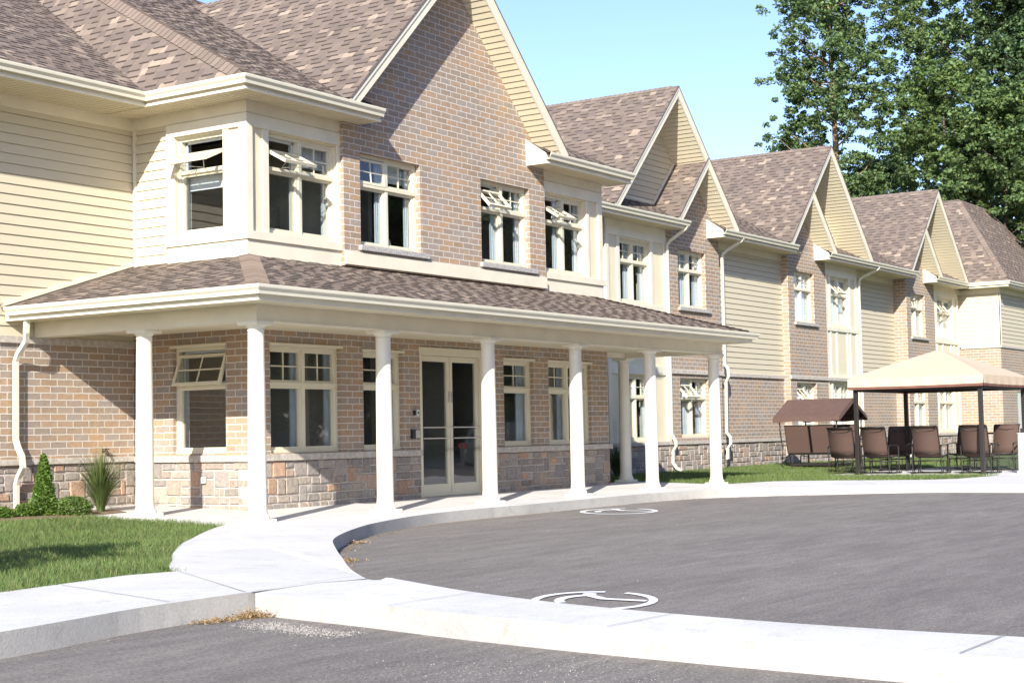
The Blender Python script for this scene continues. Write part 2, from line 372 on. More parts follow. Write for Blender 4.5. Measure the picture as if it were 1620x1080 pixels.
def cells(mb, fr, u0, u1, v0, v1, holes, th=.2, d=0.0):
    us = sorted({u0, u1, *[h[0] for h in holes], *[h[1] for h in holes]}); vs2 = sorted({v0, v1, *[h[2] for h in holes], *[h[3] for h in holes]})
    us = [u for u in us if u0 <= u <= u1]; vs2 = [v for v in vs2 if v0 <= v <= v1]
    for a, b in zip(us, us[1:]):
        for c, e in zip(vs2, vs2[1:]):
            m = ((a+b)/2, (c+e)/2)
            if any(h[0] < m[0] < h[1] and h[2] < m[1] < h[3] for h in holes): continue
            mb.face([fr(a, c, d), fr(b, c, d), fr(b, e, d), fr(a, e, d)]); mb.face([fr(a, c, d-th), fr(b, c, d-th), fr(b, e, d-th), fr(a, e, d-th)])
    for h in holes:
        a, b = max(h[0], u0), min(h[1], u1); c, e = max(h[2], v0), min(h[3], v1)
        if c >= e: continue
        for p, q in (((a, c), (b, c)), ((b, c), (b, e)), ((b, e), (a, e)), ((a, e), (a, c))):
            mb.face([fr(*p, d), fr(*q, d), fr(*q, d-th), fr(*p, d-th)])
    for p, q in (((u0, v0), (u1, v0)), ((u1, v0), (u1, v1)), ((u1, v1), (u0, v1)), ((u0, v1), (u0, v0))):
        mb.face([fr(*p, d), fr(*q, d), fr(*q, d-th), fr(*p, d-th)])
STC = [(.34, .285, .24), (.30, .26, .235), (.39, .29, .225), (.43, .285, .20), (.32, .285, .255), (.37, .315, .265), (.275, .245, .225), (.41, .34, .28), (.31, .27, .24), (.35, .30, .25)]
def ashlar(mb, fr, u0, u1, v0, v1, holes=(), d=.0, seed=1, w0=.095):
    """random coursed ashlar: squared stones of uneven size with raised faces"""
    r = random.Random(seed); g = .009; H = v1-v0; unit = H/6
    n = max(2, round((u1-u0)/w0)); w = (u1-u0)/n; occ = [[False]*6 for _ in range(n)]
    mb.m = 1; cells(mb, fr, u0, u1, v0, v1, holes, d=d); mb.m = 0
    for j in range(5, -1, -1):
        for i in range(n):
            if occ[i][j]: continue
            sw, sh_ = r.choice([(2, 1), (3, 1), (2, 1), (3, 1), (2, 2), (1, 1), (3, 2), (2, 1), (3, 1), (4, 1), (2, 2)])
            while sw > 1 and (i+sw > n or any(occ[i+a][j] for a in range(min(sw, n-i)))): sw -= 1
            while sh_ > 1 and (j-sh_+1 < 0 or any(occ[i+a][j-b] for a in range(sw) for b in range(min(sh_, j+1)))): sh_ -= 1
            for a in range(sw):
                for b in range(sh_): occ[i+a][j-b] = True
            x0, x1 = u0+i*w+g, u0+(i+sw)*w-g; y1, y0 = v0+(j+1)*unit-g, v0+(j-sh_+1)*unit+g
            if any(h[0] < (x0+x1)/2 < h[1] and h[2] < (y0+y1)/2 < h[3] for h in holes): continue
            c = r.choice(STC); k = r.uniform(.85, 1.15); mb.cur = tuple(v*k for v in c)
            jit = lambda: r.uniform(-.006, .006)
            bx = [(x0+jit(), y0+jit()), (x1+jit(), y0+jit()), (x1+jit(), y1+jit()), (x0+jit(), y1+jit())]
            cx, cy = (x0+x1)/2, (y0+y1)/2; dd = d+r.uniform(.012, .028)
            tp = [(cx+(x-cx)*(1-.025/max(x1-x0, .05)), cy+(y-cy)*(1-.025/max(y1-y0, .05))) for x, y in bx]
            mb.face([fr(x, y, dd) for x, y in tp])
            for q in range(4): mb.face([fr(*bx[q], d+.001), fr(*bx[(q+1) % 4], d+.001), fr(*tp[(q+1) % 4], dd), fr(*tp[q], dd)])
def sweep(mb, prof, path, closed_ends=True):
    """profile (out, z) swept along a plan path with mitred corners; out is to the right of travel"""
    P = [Vector(p) for p in path]; rings = []
    for i, p in enumerate(P):
        def nrm(a, b): t = (b-a).normalized(); return Vector((t.y, -t.x))
        if i == 0: m = nrm(P[0], P[1])
        elif i == len(P)-1: m = nrm(P[-2], P[-1])
        else:
            n1, n2 = nrm(P[i-1], p), nrm(p, P[i+1]); m = (n1+n2); m = m/(1+n1.dot(n2))
        rings.append([(p.x+m.x*o, p.y+m.y*o, z) for o, z in prof])
    for A, B in zip(rings, rings[1:]):
        for k in range(len(prof)-1): mb.face([A[k], A[k+1], B[k+1], B[k]])
        mb.face([A[-1], A[0], B[0], B[-1]])
    if closed_ends: mb.face(rings[0]); mb.face(rings[-1])
def gutter_prof(z, w=.12, h=.12):
    return [(0, z), (0, z-h), (w*.62, z-h), (w*.70, z-h*.62), (w*.95, z-h*.35), (w, z-h*.12), (w, z), (w-.012, z), (w-.014, z-h*.12), (w*.66, z-h*.6), (w*.6, z-h+.01), (.01, z-h+.01), (.01, z)]
# ------------------------------------------------------------------ ground
def sheet(name, pts, z, mat, kind='structure', bottom=None):
    mb = MB()
    zz = (lambda x, y: z) if not callable(z) else z
    top = [(x, y, zz(x, y)) for x, y in pts]; mb.face(top)
    if bottom is not None:
        for i in range(len(pts)):
            a, b = top[i], top[(i+1) % len(pts)]; mb.m = 1; mb.face([a, b, (b[0], b[1], bottom), (a[0], a[1], bottom)])
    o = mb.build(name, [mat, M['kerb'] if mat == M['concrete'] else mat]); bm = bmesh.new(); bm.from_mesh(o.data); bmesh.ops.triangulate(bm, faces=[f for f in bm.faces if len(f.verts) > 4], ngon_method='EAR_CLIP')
    bmesh.ops.remove_doubles(bm, verts=bm.verts, dist=1e-4)
    bmesh.ops.recalc_face_normals(bm, faces=bm.faces); bm.to_mesh(o.data); bm.free(); return tag(o, kind=kind)
sheet('ground', [(-150, -150), (400, -150), (400, 400), (-150, 400)], -.30, M['field'])
sheet('parking_lot', [(-70, -28), (60, -28), (60, -4), (13.9, -4), (13.9, 1.0), (-5.0, 1.0), (-5.0, -4.6), (-70, -4.6)], -.15, M['asphalt'])
COURT = [(13.5, -9.0), (13.45, -5.6), (13.4, -4.3), (13.1, -3.65), (12.6, -2.95), (11.95, -2.2), (11.35, -1.55), (10.76, -1.08), (10.0, -.8), (8.9, -.66), (7.2, -.66), (5.9, -.70),
         (5.0, -.73), (4.0, -.72), (3.0, -.78), (2.2, -.92), (1.47, -1.13), (.3, -1.58), (-.79, -2.16), (-1.6, -2.66), (-2.3, -3.17), (-3.3, -4.06), (-4.1, -4.8), (-4.85, -5.5), (-5.32, -6.05)]
def smooth(P, n=5):
    out = []
    for i in range(len(P)-1):
        p0, p1, p2, p3 = P[max(i-1, 0)], P[i], P[i+1], P[min(i+2, len(P)-1)]
        for k in range(n):
            t = k/n; out.append(tuple(.5*((2*p1[j])+(-p0[j]+p2[j])*t+(2*p0[j]-5*p1[j]+4*p2[j]-p3[j])*t*t+(-p0[j]+3*p1[j]-3*p2[j]+p3[j])*t**3) for j in (0, 1)))
    return out+[P[-1]]
def walk_z(x, y):
    if -5.6 < x < -4.2 and y < -5.35: return max(-.03, -.03*(-5.35-y)/.7)
    return 0.0
GRASSL = [(-5.66, -4.36), (-5.35, -3.95), (-4.78, -3.4), (-4.35, -2.95), (-3.89, -2.53), (-3.2, -1.9), (-2.4, -1.27), (-1.7, -.72), (-1.0, -.2), (-.42, .2)]
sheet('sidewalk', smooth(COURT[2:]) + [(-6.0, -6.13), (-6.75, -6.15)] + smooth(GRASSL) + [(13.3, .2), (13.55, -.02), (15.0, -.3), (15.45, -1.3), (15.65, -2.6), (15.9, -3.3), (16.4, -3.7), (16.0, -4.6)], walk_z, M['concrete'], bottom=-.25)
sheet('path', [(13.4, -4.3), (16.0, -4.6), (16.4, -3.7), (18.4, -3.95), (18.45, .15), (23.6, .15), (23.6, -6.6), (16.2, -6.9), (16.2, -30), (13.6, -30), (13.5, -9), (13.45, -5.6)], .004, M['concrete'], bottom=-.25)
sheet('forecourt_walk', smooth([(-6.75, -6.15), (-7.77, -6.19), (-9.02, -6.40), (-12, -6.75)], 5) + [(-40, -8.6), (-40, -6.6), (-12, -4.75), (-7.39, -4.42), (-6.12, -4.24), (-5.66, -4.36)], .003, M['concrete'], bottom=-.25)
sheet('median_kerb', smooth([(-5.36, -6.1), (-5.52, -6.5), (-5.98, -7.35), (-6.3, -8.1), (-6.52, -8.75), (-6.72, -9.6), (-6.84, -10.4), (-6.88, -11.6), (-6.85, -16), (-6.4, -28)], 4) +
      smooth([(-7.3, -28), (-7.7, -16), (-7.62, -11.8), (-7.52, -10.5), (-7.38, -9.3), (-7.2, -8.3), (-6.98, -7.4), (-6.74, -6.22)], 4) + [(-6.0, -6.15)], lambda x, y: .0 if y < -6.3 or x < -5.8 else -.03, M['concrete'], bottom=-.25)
sheet('porch_slab', [(-.42, .2), (-.42, 4.3), (1.9, 4.3), (1.9, 1.9), (12.0, 1.9), (13.3, 2.3), (13.3, .2)], lambda x, y: .004+.03*(y-.2), M['concrete'], bottom=-.25)
LL = [(-5.60, -4.40), (-6.12, -4.28), (-7.39, -4.46), (-12, -4.8), (-40, -6.65), (-40, 4.3), (-.38, 4.3), (-.38, .2)] + [(x, y) for x, y in reversed(GRASSL[1:-1])]
def lawn_z(x, y): return -.025 + (.035*y if y > 0 else 0)
sheet('lawn_left', LL, lawn_z, M['lawn'], bottom=-.28)
LRG = [(13.2, .15), (13.52, -.04), (14.9, -.32), (15.4, -1.2), (15.6, -2.55), (15.9, -3.3), (16.4, -3.66), (18.5, -3.9), (18.5, .1), (60, .1), (60, 4.5), (11.8, 4.5), (11.8, 2.2), (13.2, 2.2)]
def lawnr_z(x, y): return -.012 + (.02*y if y > 0 else 0)
sheet('lawn_right', LRG, lawnr_z, M['lawn'], bottom=-.28)
sheet('lawn_far', [(23.6, .1), (60, .1), (60, -4.0), (23.6, -4.0)], -.02, M['lawn'], bottom=-.28)
# expansion joints cut in the concrete: thin dark grooves laid as strips
def strip(mb, a, b, w, z):
    a, b = Vector(a), Vector(b); d = (b-a).normalized(); n = Vector((-d.y, d.x))*w/2
    mb.face([(*(a+n), z), (*(b+n), z), (*(b-n), z), (*(a-n), z)])
mb = MB()
for a, b in (((-6.9, -4.42), (-7.45, -6.12)), ((-6.75, -6.13), (-5.66, -4.36)), ((-9.6, -4.6), (-10.1, -6.5)), ((-4.4, -3.05), (-2.75, -3.52)), ((-6.72, -6.16), (-5.36, -6.08)), ((-1.3, -.45), (.6, -1.4)), ((2.6, .2), (2.9, -.76)),
             ((5.2, .2), (5.1, -.7)), ((7.8, .2), (7.8, -.63)), ((10.4, .2), (10.5, -.9)), ((13.2, -.05), (12.1, -2.3)), ((15.5, -1.9), (12.9, -3.3)), ((16.0, -4.6), (13.4, -4.3)), ((-7.02, -7.6), (-6.12, -7.65)), ((-7.40, -9.4), (-6.68, -9.45)), ((-7.60, -11.4), (-6.88, -11.4)), ((-2.9, -1.7), (-1.4, -2.5)), ((-12.2, -4.85), (-12.7, -6.8))):
    strip(mb, a, b, .008, .0085)
g = M['joint'] = simple('joint_sand', (.26, .24, .22), .95, .2, 20)
tag(mb.build('joint_lines', g), kind='structure')
# painted accessibility marks
def marking(cx, cy, rot, label, sx=.58, sy=.80):
    mb = MB(); z = -.143
    c, s = math.cos(rot), math.sin(rot)
    def T(x, y): x, y = x*sx, y*sy; return (cx+c*x-s*y, cy+s*x+c*y, z)
    z = -.143
    def arc(r0, r1, a0, a1, ox=0, oy=0, n=26):
        for i in range(n):
            p, q = R_(a0+(a1-a0)*i/n), R_(a0+(a1-a0)*(i+1)/n)
            mb.face([T(ox+r0*math.cos(p), oy+r0*math.sin(p)), T(ox+r1*math.cos(p), oy+r1*math.sin(p)), T(ox+r1*math.cos(q), oy+r1*math.sin(q)), T(ox+r0*math.cos(q), oy+r0*math.sin(q))])
    def ln(a, b, w):
        a, b = Vector(a), Vector(b); d = (b-a).normalized(); n = Vector((-d.y, d.x))*w/2
        mb.face([T(*(a+n)), T(*(b+n)), T(*(b-n)), T(*(a-n))])
    arc(.86, 1.0, 74, 412)
    z = -.1425; arc(.46, .62, 82, 200)
    z = -.142; ln((-.02, .50), (.16, .12), .17); z = -.1415; ln((.12, .14), (.80, -.20), .15); z = -.141; arc(0, .12, 0, 360, -.02, .66, 14)
    o = mb.build('painted_wheelchair_symbol', M['paint']); return tag(o, label, 'road marking', 'painted wheelchair symbols on the asphalt')
ang = -YAW
marking(-5.05, -7.92, ang, 'near white wheelchair symbol painted on asphalt, half hidden by the kerb', .46, .64)
marking(6.15, -1.72, ang, 'far white wheelchair symbol painted on asphalt opposite the porch columns', .60, .88)
# ------------------------------------------------------------------ the residence
BO = (6.5, 1.77, 0)
BLD = empty('retirement_residence', BO, label='long two storey brick and cream residence with brown gabled roofs and columned porch', cat='building')
def part(name, mb, mats, parent=BLD, **k): return mb.build(name, mats, parent, BO, **k)
LF = FL(1.75); F1 = FR(1.77); FG = FR(1.67); W0 = FR(4.1); WB = FR(4.05); WS1 = FR(4.26); WS2 = FR(4.50); FF = FR(2.67); LF5 = FL(41.3)
E_ = 5.95   # soffit level
# window specs: frame, u0,u1,v0,v1, transom, cols, opened dict, recess, blind
UP0, UP1, UT = 4.045, 5.52, 5.02
WIN = [
 ('bayL', LF, 2.21, 3.19, 4.08, 5.54, 5.02, 1, {0: 66}, .06, .16), ('bay1', F1, 2.19, 3.74, 4.06, 5.54, 5.02, 2, {0: 62}, .06, 0),
 ('br1', FG, 4.20, 5.76, 4.045, 5.51, 5.02, 2, {0: 5}, .10, 0), ('br2', FG, 7.51, 9.06, 4.045, 5.51, 5.02, 2, {0: 42}, .10, 0),
 ('bay2', F1, 9.72, 11.20, 4.06, 5.52, 5.02, 2, {0: 58}, .06, 0),
 ('c_up', W0, 16.57, 18.04, 4.06, 5.53, 5.02, 2, {}, .06, 0), ('g2_up', WB, 19.40, 20.88, 4.09, 5.52, 5.02, 2, {}, .10, 0),
 ('g3_up', WB, 26.42, 27.83, 4.07, 5.52, 5.02, 2, {}, .10, 0), ('p3_up', W0, 29.16, 30.60, 4.07, 5.54, 5.02, 2, {0: 48}, .06, 0),
 ('g4_up', WB, 36.00, 37.40, 4.05, 5.50, 5.0, 2, {0: 12}, .10, 0), ('p4_up', W0, 38.72, 40.40, 4.05, 5.50, 5.0, 2, {0: 40}, .06, 0),
 ('lowL', LF, 2.22, 3.28, .87, 2.42, 1.86, 1, {0: 20}, .07, 0), ('low1', F1, 2.20, 3.78, .855, 2.42, 1.86, 2, {}, .07, 0),
 ('low2', F1, 4.33, 5.33, .855, 2.40, 1.86, 1, {}, .07, 0), ('low3', F1, 8.26, 9.22, .855, 2.38, 1.86, 1, {}, .07, 0),
 ('low4', F1, 9.74, 11.26, .855, 2.38, 1.86, 2, {}, .07, 0),
 ('c_lo', W0, 16.57, 18.04, .85, 2.38, 1.86, 2, {}, .06, 0), ('g2_lo', WB, 19.36, 20.90, .90, 2.36, 1.86, 2, {0: 42}, .10, 0),
 ('g3_lo', WB, 26.42, 27.83, .88, 2.36, 1.86, 2, {0: 42}, .10, 0), ('p3_lo', W0, 29.16, 30.60, .88, 2.38, 1.86, 2, {}, .06, 0),
 ('g4_lo', WB, 36.00, 37.40, .88, 2.36, 1.86, 2, {}, .10, 0), ('p4_lo', W0, 38.72, 40.40, .88, 2.38, 1.86, 2, {}, .06, 0),
]
def H(*ks): return [(w[2], w[3], w[4], w[5]) for w in WIN if w[0] in ks]
# ---- brick walls
mb = MB()
cells(mb, F1, 1.753, 11.92, .83, 3.66, H('low1', 'low2', 'low3', 'low4')+[(5.79, 7.60, .0, 2.48)])
part('brick_wall', mb, M['brick'])
mb = MB(); cells(mb, LF, 1.773, 4.09, .83, 3.60, H('lowL')); part('brick_wall', mb, M['brick'])
mb = MB(); cells(mb, W0, -30, 1.747, .83, 2.46, []); part('brick_wall', mb, M['brick'])
mb = MB(); cells(mb, FG, 3.80, 9.58, 3.70, 6.17, H('br1', 'br2'))
for d in (0, -.2): mb.face([FG(u, v, d) for u, v in ((3.80, 6.17), (9.50, 6.17), (9.50, 6.2), (6.54, 9.16), (3.80, 6.42))])
part('brick_wall', mb, M['brick'])
def small_gable_wall(x0, x1, xl, xr, zb, h, holes):
    mb = MB(); cells(mb, WB, x0, x1, .80, 6.2, holes, th=.45); ax = (xl+xr)/2; az = zb+(xr-xl)/2
    tri = [(xl+.30, zb+.04), (xr-.30, zb+.04), (xr-.02, zb+.04), (ax, az-.02), (xl+.02, zb+.04)]
    tri = [(xl+.05, 6.19), (xr-.05, 6.19), (ax, az-.06)]
    for d in (0, -.2): mb.face([WB(u, v, d) for u, v in tri])
    part('brick_wall', mb, M['brick'])
small_gable_wall(18.84, 21.66, 18.52, 21.82, 6.17, 0, H('g2_up', 'g2_lo'))
small_gable_wall(26.0, 28.72, 25.11, 28.40, 6.17, 0, H('g3_up', 'g3_lo'))
small_gable_wall(35.6, 38.37, 34.68, 37.81, 6.17, 0, H('g4_up', 'g4_lo'))
for q_ in ((WS1, 21.6, 26.05, .80, 2.46, []), (WS2, 31.3, 35.65, .80, 2.46, []), (FR(4.3), 11.9, 15.95, .80, 2.46, []), (FF, 41.303, 60, .80, 3.82, [(43.15, 44.1, .0, 2.25)]), (LF5, 2.673, 4.5, .80, 3.82, [])):
    mb = MB(); cells(mb, *q_); part('brick_wall', mb, M['brick'])
# block side facing away, closes the volume
mb = MB(); mb.box(11.70, 11.90, 1.80, 4.5, 0, 6.0); mb.box(59.8, 60, 2.7, 14, 0, 6); mb.box(-30, -29.8, 4.2, 14, 0, 6); mb.box(-30, 60, 13.8, 14, 0, 6); part('outer_wall', mb, M['siding'])
# ---- stone base
SB = [M['stone'], M['mortar']]
for fr, a, b, z0, z1, ho, sd in ((F1, 1.735, 5.79, 0, .745, [], 1), (F1, 7.60, 11.92, 0, .745, [], 2), (LF, 1.776, 4.10, 0, .745, [], 3), (W0, -8.0, 1.735, .02, .765, [], 4),
                                 (WB, 15.93, 21.66, -.05, .735, [], 5), (WS1, 21.66, 26.0, -.05, .735, [], 6), (WB, 26.0, 31.27, -.05, .735, [], 7), (WS2, 31.27, 35.6, -.05, .735, [], 8),
                                 (WB, 35.6, 41.0, -.05, .735, [], 9), (FF, 41.3, 50.0, -.05, .735, [], 10), (LF5, 2.67, 4.1, -.05, .735, [], 11)):
    mb = MB(); ashlar(mb, fr, a, b, z0, z1, ho, .0, sd, .095 if sd < 5 else .12); part('stone_base', mb, SB, fix=False)
# ---- limestone sill band and belt course
def band(fr, a, b, z0, z1, d=.055, name='sill_band'):
    mb = MB(); mb.box(a, b, z0, z1, -.02, d, fr); part(name, mb, M['limestone'], bevel=.006)
band(F1, 1.695, 5.79, .745, .84); band(F1, 7.60, 11.975, .745, .84); band(LF, 1.795, 4.05, .745, .84)
band(W0, -30, 1.70, .765, .845)
for fr, a, b in ((WB, 15.9, 21.70), (WS1, 21.70, 25.95), (WB, 25.95, 31.3), (WS2, 31.3, 35.55), (WB, 35.55, 41.0), (FF, 41.25, 60)): band(fr, a, b, .735, .815)
band(W0, -30, 1.75, 2.46, 2.56, .045, 'belt_course')
for fr, a, b in ((WB, 18.84, 21.68), (WS1, 21.68, 25.97), (WB, 25.97, 28.74), (WB, 28.74, 31.3), (WS2, 31.3, 35.55), (WB, 35.55, 41.0)): band(fr, a, b, 2.45, 2.545, .045, 'belt_course')
band(FF, 41.25, 60, 3.80, 3.88, .04, 'belt_course'); band(LF5, 2.67, 4.1, 3.80, 3.88, .04, 'belt_course')
# ---- lap siding
def siding(fr, poly, off=0.0, name='lap_siding', e=.142, t=.017):
    mb = MB(); lapped(mb, fr, poly, e, t, off, g=.006); mb.face([fr(u, v, -.15) for u, v in poly]); part(name, mb, M['siding'], fix=False)
rect = lambda a, b, c, d: [(a, c), (b, c), (b, d), (a, d)]
siding(W0, rect(-30, 1.75, 2.56, 5.76), 2.56)
siding(LF, rect(3.33, 4.10, 3.55, 5.76), 2.56)
siding(WS1, rect(21.6, 26.05, 2.545, 5.76), 2.545); siding(WS2, rect(31.2, 35.7, 2.545, 5.76), 2.545)
siding(FR(4.3), rect(11.9, 15.95, 2.46, 5.76), 2.46); siding(FF, rect(41.3, 60, 3.88, 5.76), 3.88); siding(LF5, rect(2.67, 4.5, 3.88, 5.76), 3.88); siding(FR(4.25), rect(40.9, 41.4, 2.5, 5.76), 2.5)
# ---- cream panels round the bays and trim boards
for q_ in ((F1, 1.753, 3.85, 3.60, E_, H('bay1')), (F1, 9.55, 11.75, 3.60, E_, H('bay2')), (LF, 1.773, 3.345, 3.55, E_, H('bayL')),
           (W0, 15.93, 18.84, .815, E_, H('c_up', 'c_lo'), .38), (W0, 28.72, 31.27, .815, E_, H('p3_up', 'p3_lo'), .42), (W0, 38.37, 41.0, .815, E_, H('p4_up', 'p4_lo'), .3)):
    mb = MB(); cells(mb, *q_); part('bay_panel', mb, M['soffit'])
def B(fr, a, b, z0, z1, d=.03, d0=-.01, name='trim_board'):
    mb = MB(); mb.box(a, b, z0, z1, d0, d, fr); part(name, mb, M['trim'], bevel=.004)
# bay over the porch corner
for z0, z1, d, e in ((3.62, 3.925, .028, 0), (3.925, 4.045, .062, .02), (5.56, 5.75, .045, 0)):
    B(F1, 1.75-d, 3.80, z0, z1, d); B(LF, 1.781, 3.35+e, z0, z1, d)
B(F1, 1.70, 1.83, 4.045, 5.56, .05); B(LF, 1.781, 1.88, 4.045, 5.56, .05); B(F1, 2.06, 2.19, 4.045, 5.56, .03); B(F1, 3.74, 3.80, 4.045, 5.56, .03)
B(LF, 3.19, 3.36, 4.045, 5.56, .035); B(LF, 2.10, 2.21, 4.045, 5.56, .03)
B(F1, 9.58, 11.80, 3.62, 3.925, .028); B(F1, 9.58, 11.85, 3.925, 4.045, .062); B(F1, 9.58, 11.78, 5.55, 5.75, .045)
B(F1, 9.58, 9.72, 4.045, 5.55, .02); B(F1, 11.20, 11.30, 4.045, 5.55, .03); B(F1, 11.62, 11.77, 4.045, 5.55, .05)
# belt board above porch roof on the brick gable
B(FG, 3.80, 9.58, 3.72, 3.925, .03)
# corner board between wing and block
B(LF, 4.02, 4.08, 3.6, 5.76, .03)
# panels C, P3, P4
for x0, x1, wa, wb in ((15.93, 18.84, 16.57, 18.04), (28.72, 31.27, 29.16, 30.60), (38.37, 41.0, 38.72, 40.40)):
    B(W0, x0, x1, 5.57, 5.76, .035); B(W0, x0, x1+.03, 3.93, 4.04, .05)
    B(W0, x0-.02, x0+.12, .82, 5.57, .04); B(W0, x1-.14, x1+.02, .82, 5.57, .04); B(W0, wa-.12, wa, .82, 5.57, .03); B(W0, wb, wb+.12, .82, 5.57, .03)
    B(W0, x0, x1, 2.40, 2.62, .034)
    for k in (1, 2): xm = x0+(x1-x0)*k/3; B(W0, xm-.06, xm+.06, 2.62, 3.93, .03)
# frieze boards below the soffits
for fr, a, b in ((F1, 1.728, 3.80), (F1, 9.58, 11.78), (LF, 1.781, 4.10), (W0, -30, 1.75), (W0, 15.93, 18.84), (WS1, 21.66, 26.0), (W0, 28.72, 31.27), (WS2, 31.27, 35.6), (W0, 38.37, 41.3), (FF, 41.3, 60), (LF5, 2.64, 4.1)):
    B(fr, a, b, 5.76, E_+.02, .022, name='frieze_board')
B(LF5, 2.62, 2.74, 3.88, 5.76, .03); B(FF, 41.27, 41.4, 3.88, 5.76, .03)
# stone sills under the brick-wall windows
for w in WIN:
    if w[0] in ('br1', 'br2', 'g2_up', 'g3_up', 'g4_up'):
        mb = MB(); mb.box(w[2]-.06, w[3]+.16, w[4]-.085, w[4], -.12, .07, w[1]); part('window_ledge', mb, M['greystone'], bevel=.008)
# ---- windows
def make_window(spec):
    nm, fr, u0, u1, v0, v1, vt, cols, opened, rec, bl = spec
    fw = .05; f = MB(); d0, d1 = -rec-.11, -rec
    b = lambda m, a0, a1, c0, c1, e0, e1: m.box(a0, a1, c0, c1, e0, e1, fr)
    b(f, u0, u1, v0, v0+fw, d0, d1+.015); b(f, u0, u1, v1-fw, v1, d0, d1); b(f, u0, u0+fw, v0+fw, v1-fw, d0, d1); b(f, u1-fw, u1, v0+fw, v1-fw, d0, d1)
    if nm.startswith('low'): b(f, u0-.03, u1+.03, v1-.002, v1+.035, -.05, .035)
    ed = [u0+fw+(u1-u0-2*fw)*i/cols for i in range(cols+1)]
    for m in ed[1:-1]: b(f, m-.032, m+.032, v0+fw, v1-fw, d0-.06, d1+.006)
    b(f, u0+fw, u1-fw, vt-.026, vt+.026, d0, d1+.02)
    gl = MB(); mu = MB(); cellsx = []
    for i in range(cols):
        a = ed[i]+(.032 if i else 0); c = ed[i+1]-(.032 if i < cols-1 else 0)
        cellsx.append((a, c))
    s = .036; e0, e1 = -rec-.085, -rec-.018; gd = -rec-.06
    for i, (a, c) in enumerate(cellsx):
        for (lo, hi, top) in ((v0+fw, vt-.026, False), (vt+.026, v1-fw, True)):
            if top and i in opened: continue
            b(f, a, c, lo, lo+s, e0, e1); b(f, a, c, hi-s, hi, e0, e1); b(f, a, a+s, lo+s, hi-s, e0, e1); b(f, c-s, c, lo+s, hi-s, e0, e1)
            gl.face([fr(a+s, lo+s, gd), fr(c-s, lo+s, gd), fr(c-s, hi-s, gd), fr(a+s, hi-s, gd)])
            if top:
                m = (a+c)/2; n = (lo+hi)/2
                b(mu, m-.009, m+.009, lo+s, hi-s, gd+.004, gd+.02); b(mu, a+s, m-.009, n-.009, n+.009, gd+.005, gd+.019); b(mu, m+.009, c-s, n-.009, n+.009, gd+.005, gd+.019)
    wo = part('window', f, M['frame'], bevel=0)
    sub = lambda n, m, mt: part(n, m, mt, parent=wo, fix=(mt != M['glass']))
    sub('pane', gl, M['glass'])
    if mu.v: sub('glazing_bar', mu, M['frame'])
    rv = MB()      # white inner returns
    for q in ((u0-.02, u0+.02, v0, v1), (u1-.02, u1+.02, v0, v1)): b(rv, *q, -rec-.24, d0-.002)
    b(rv, u0, u1, v0-.02, v0+.02, -rec-.24, d0-.002); b(rv, u0, u1, v1-.02, v1+.02, -rec-.24, d0-.002)
    for m_ in ed[1:-1]: b(rv, m_-.034, m_+.034, v0+fw, v1-fw, -rec-.19, d0-.062)
    # inner screen frame of each opened light, and a strip of drawn curtain beside each pane
    for i, (a, c) in enumerate(cellsx):
        if i in opened:
            lo, hi = vt+.026, v1-fw
            for q in ((a+.01, c-.01, lo+.0, lo+.03), (a+.01, c-.01, hi-.03, hi), (a+.01, a+.04, lo, hi), (c-.04, c-.01, lo, hi)): b(rv, *q, e0-.03, e0-.01)
    sub('inner_reveal', rv, M['reveal'])
    cw = {'g3_up': .62, 'p3_up': .5, 'g4_up': .8, 'p4_up': .75, 'g2_up': .42, 'c_up': .3, 'g2_lo': .4, 'g3_lo': .5, 'p3_lo': .6, 'g4_lo': .85, 'p4_lo': .7, 'c_lo': .3, 'low1': .16, 'low2': .3, 'low3': .3, 'low4': .22, 'br1': .14, 'br2': .2, 'bay2': .2}.get(nm, 0)
    if cw:
        for a, c in cellsx:
            cu = MB(); n_ = 14; w_ = (c-a)*cw; P_ = [(c-.002-w_*k/n_, -rec-.125-.02*(k % 2)-.01*math.sin(k*2.1)) for k in range(n_+1)]
            for (xa, da), (xb, db) in zip(P_, P_[1:]): cu.face([fr(xa, v0+.06, da), fr(xb, v0+.06, db), fr(xb, v1-.06, db), fr(xa, v1-.06, da)])
            sub('curtain', cu, M['curtain'])
    for i, ang in opened.items():
        a, c = cellsx[i]; lo, hi = vt+.03, v1-fw-.004; t = R_(ang); o = MB(); dh = -rec-.01; drop = (hi-lo)*.40*min(1, ang/60)**1.3
        def rf(u, v, d):
            dv = v-hi; dd = d; return fr(u, hi-drop+dv*math.cos(t)+dd*math.sin(t), dh+(-dv)*math.sin(t)+dd*math.cos(t))
        o.box(a, c, lo, lo+.042, -.045, 0, rf); o.box(a, c, hi-.042, hi, -.045, 0, rf); o.box(a, a+.042, lo+.042, hi-.042, -.045, 0, rf); o.box(c-.042, c, lo+.042, hi-.042, -.045, 0, rf)
        m = (a+c)/2; n = (lo+hi)/2; o.box(m-.009, m+.009, lo+.042, hi-.042, -.03, -.012, rf); o.box(a+.042, m-.009, n-.009, n+.009, -.03, -.012, rf); o.box(m+.009, c-.042, n-.009, n+.009, -.03, -.012, rf)
        o.m = 1; o.face([rf(a+.04, lo+.04, -.022), rf(c-.04, lo+.04, -.022), rf(c-.04, hi-.04, -.022), rf(a+.04, hi-.04, -.022)])
        o.m = 2
        for uu_ in (a+.10*(c-a), c-.10*(c-a)):
            p = fr(m, vt+.05, -rec-.03); q = rf(uu_, lo+.03, -.045); o.tube([p, q], .006, 6)
        sub('open_awning_sash', o, [M['frame'], M['glass'], M['metal']])
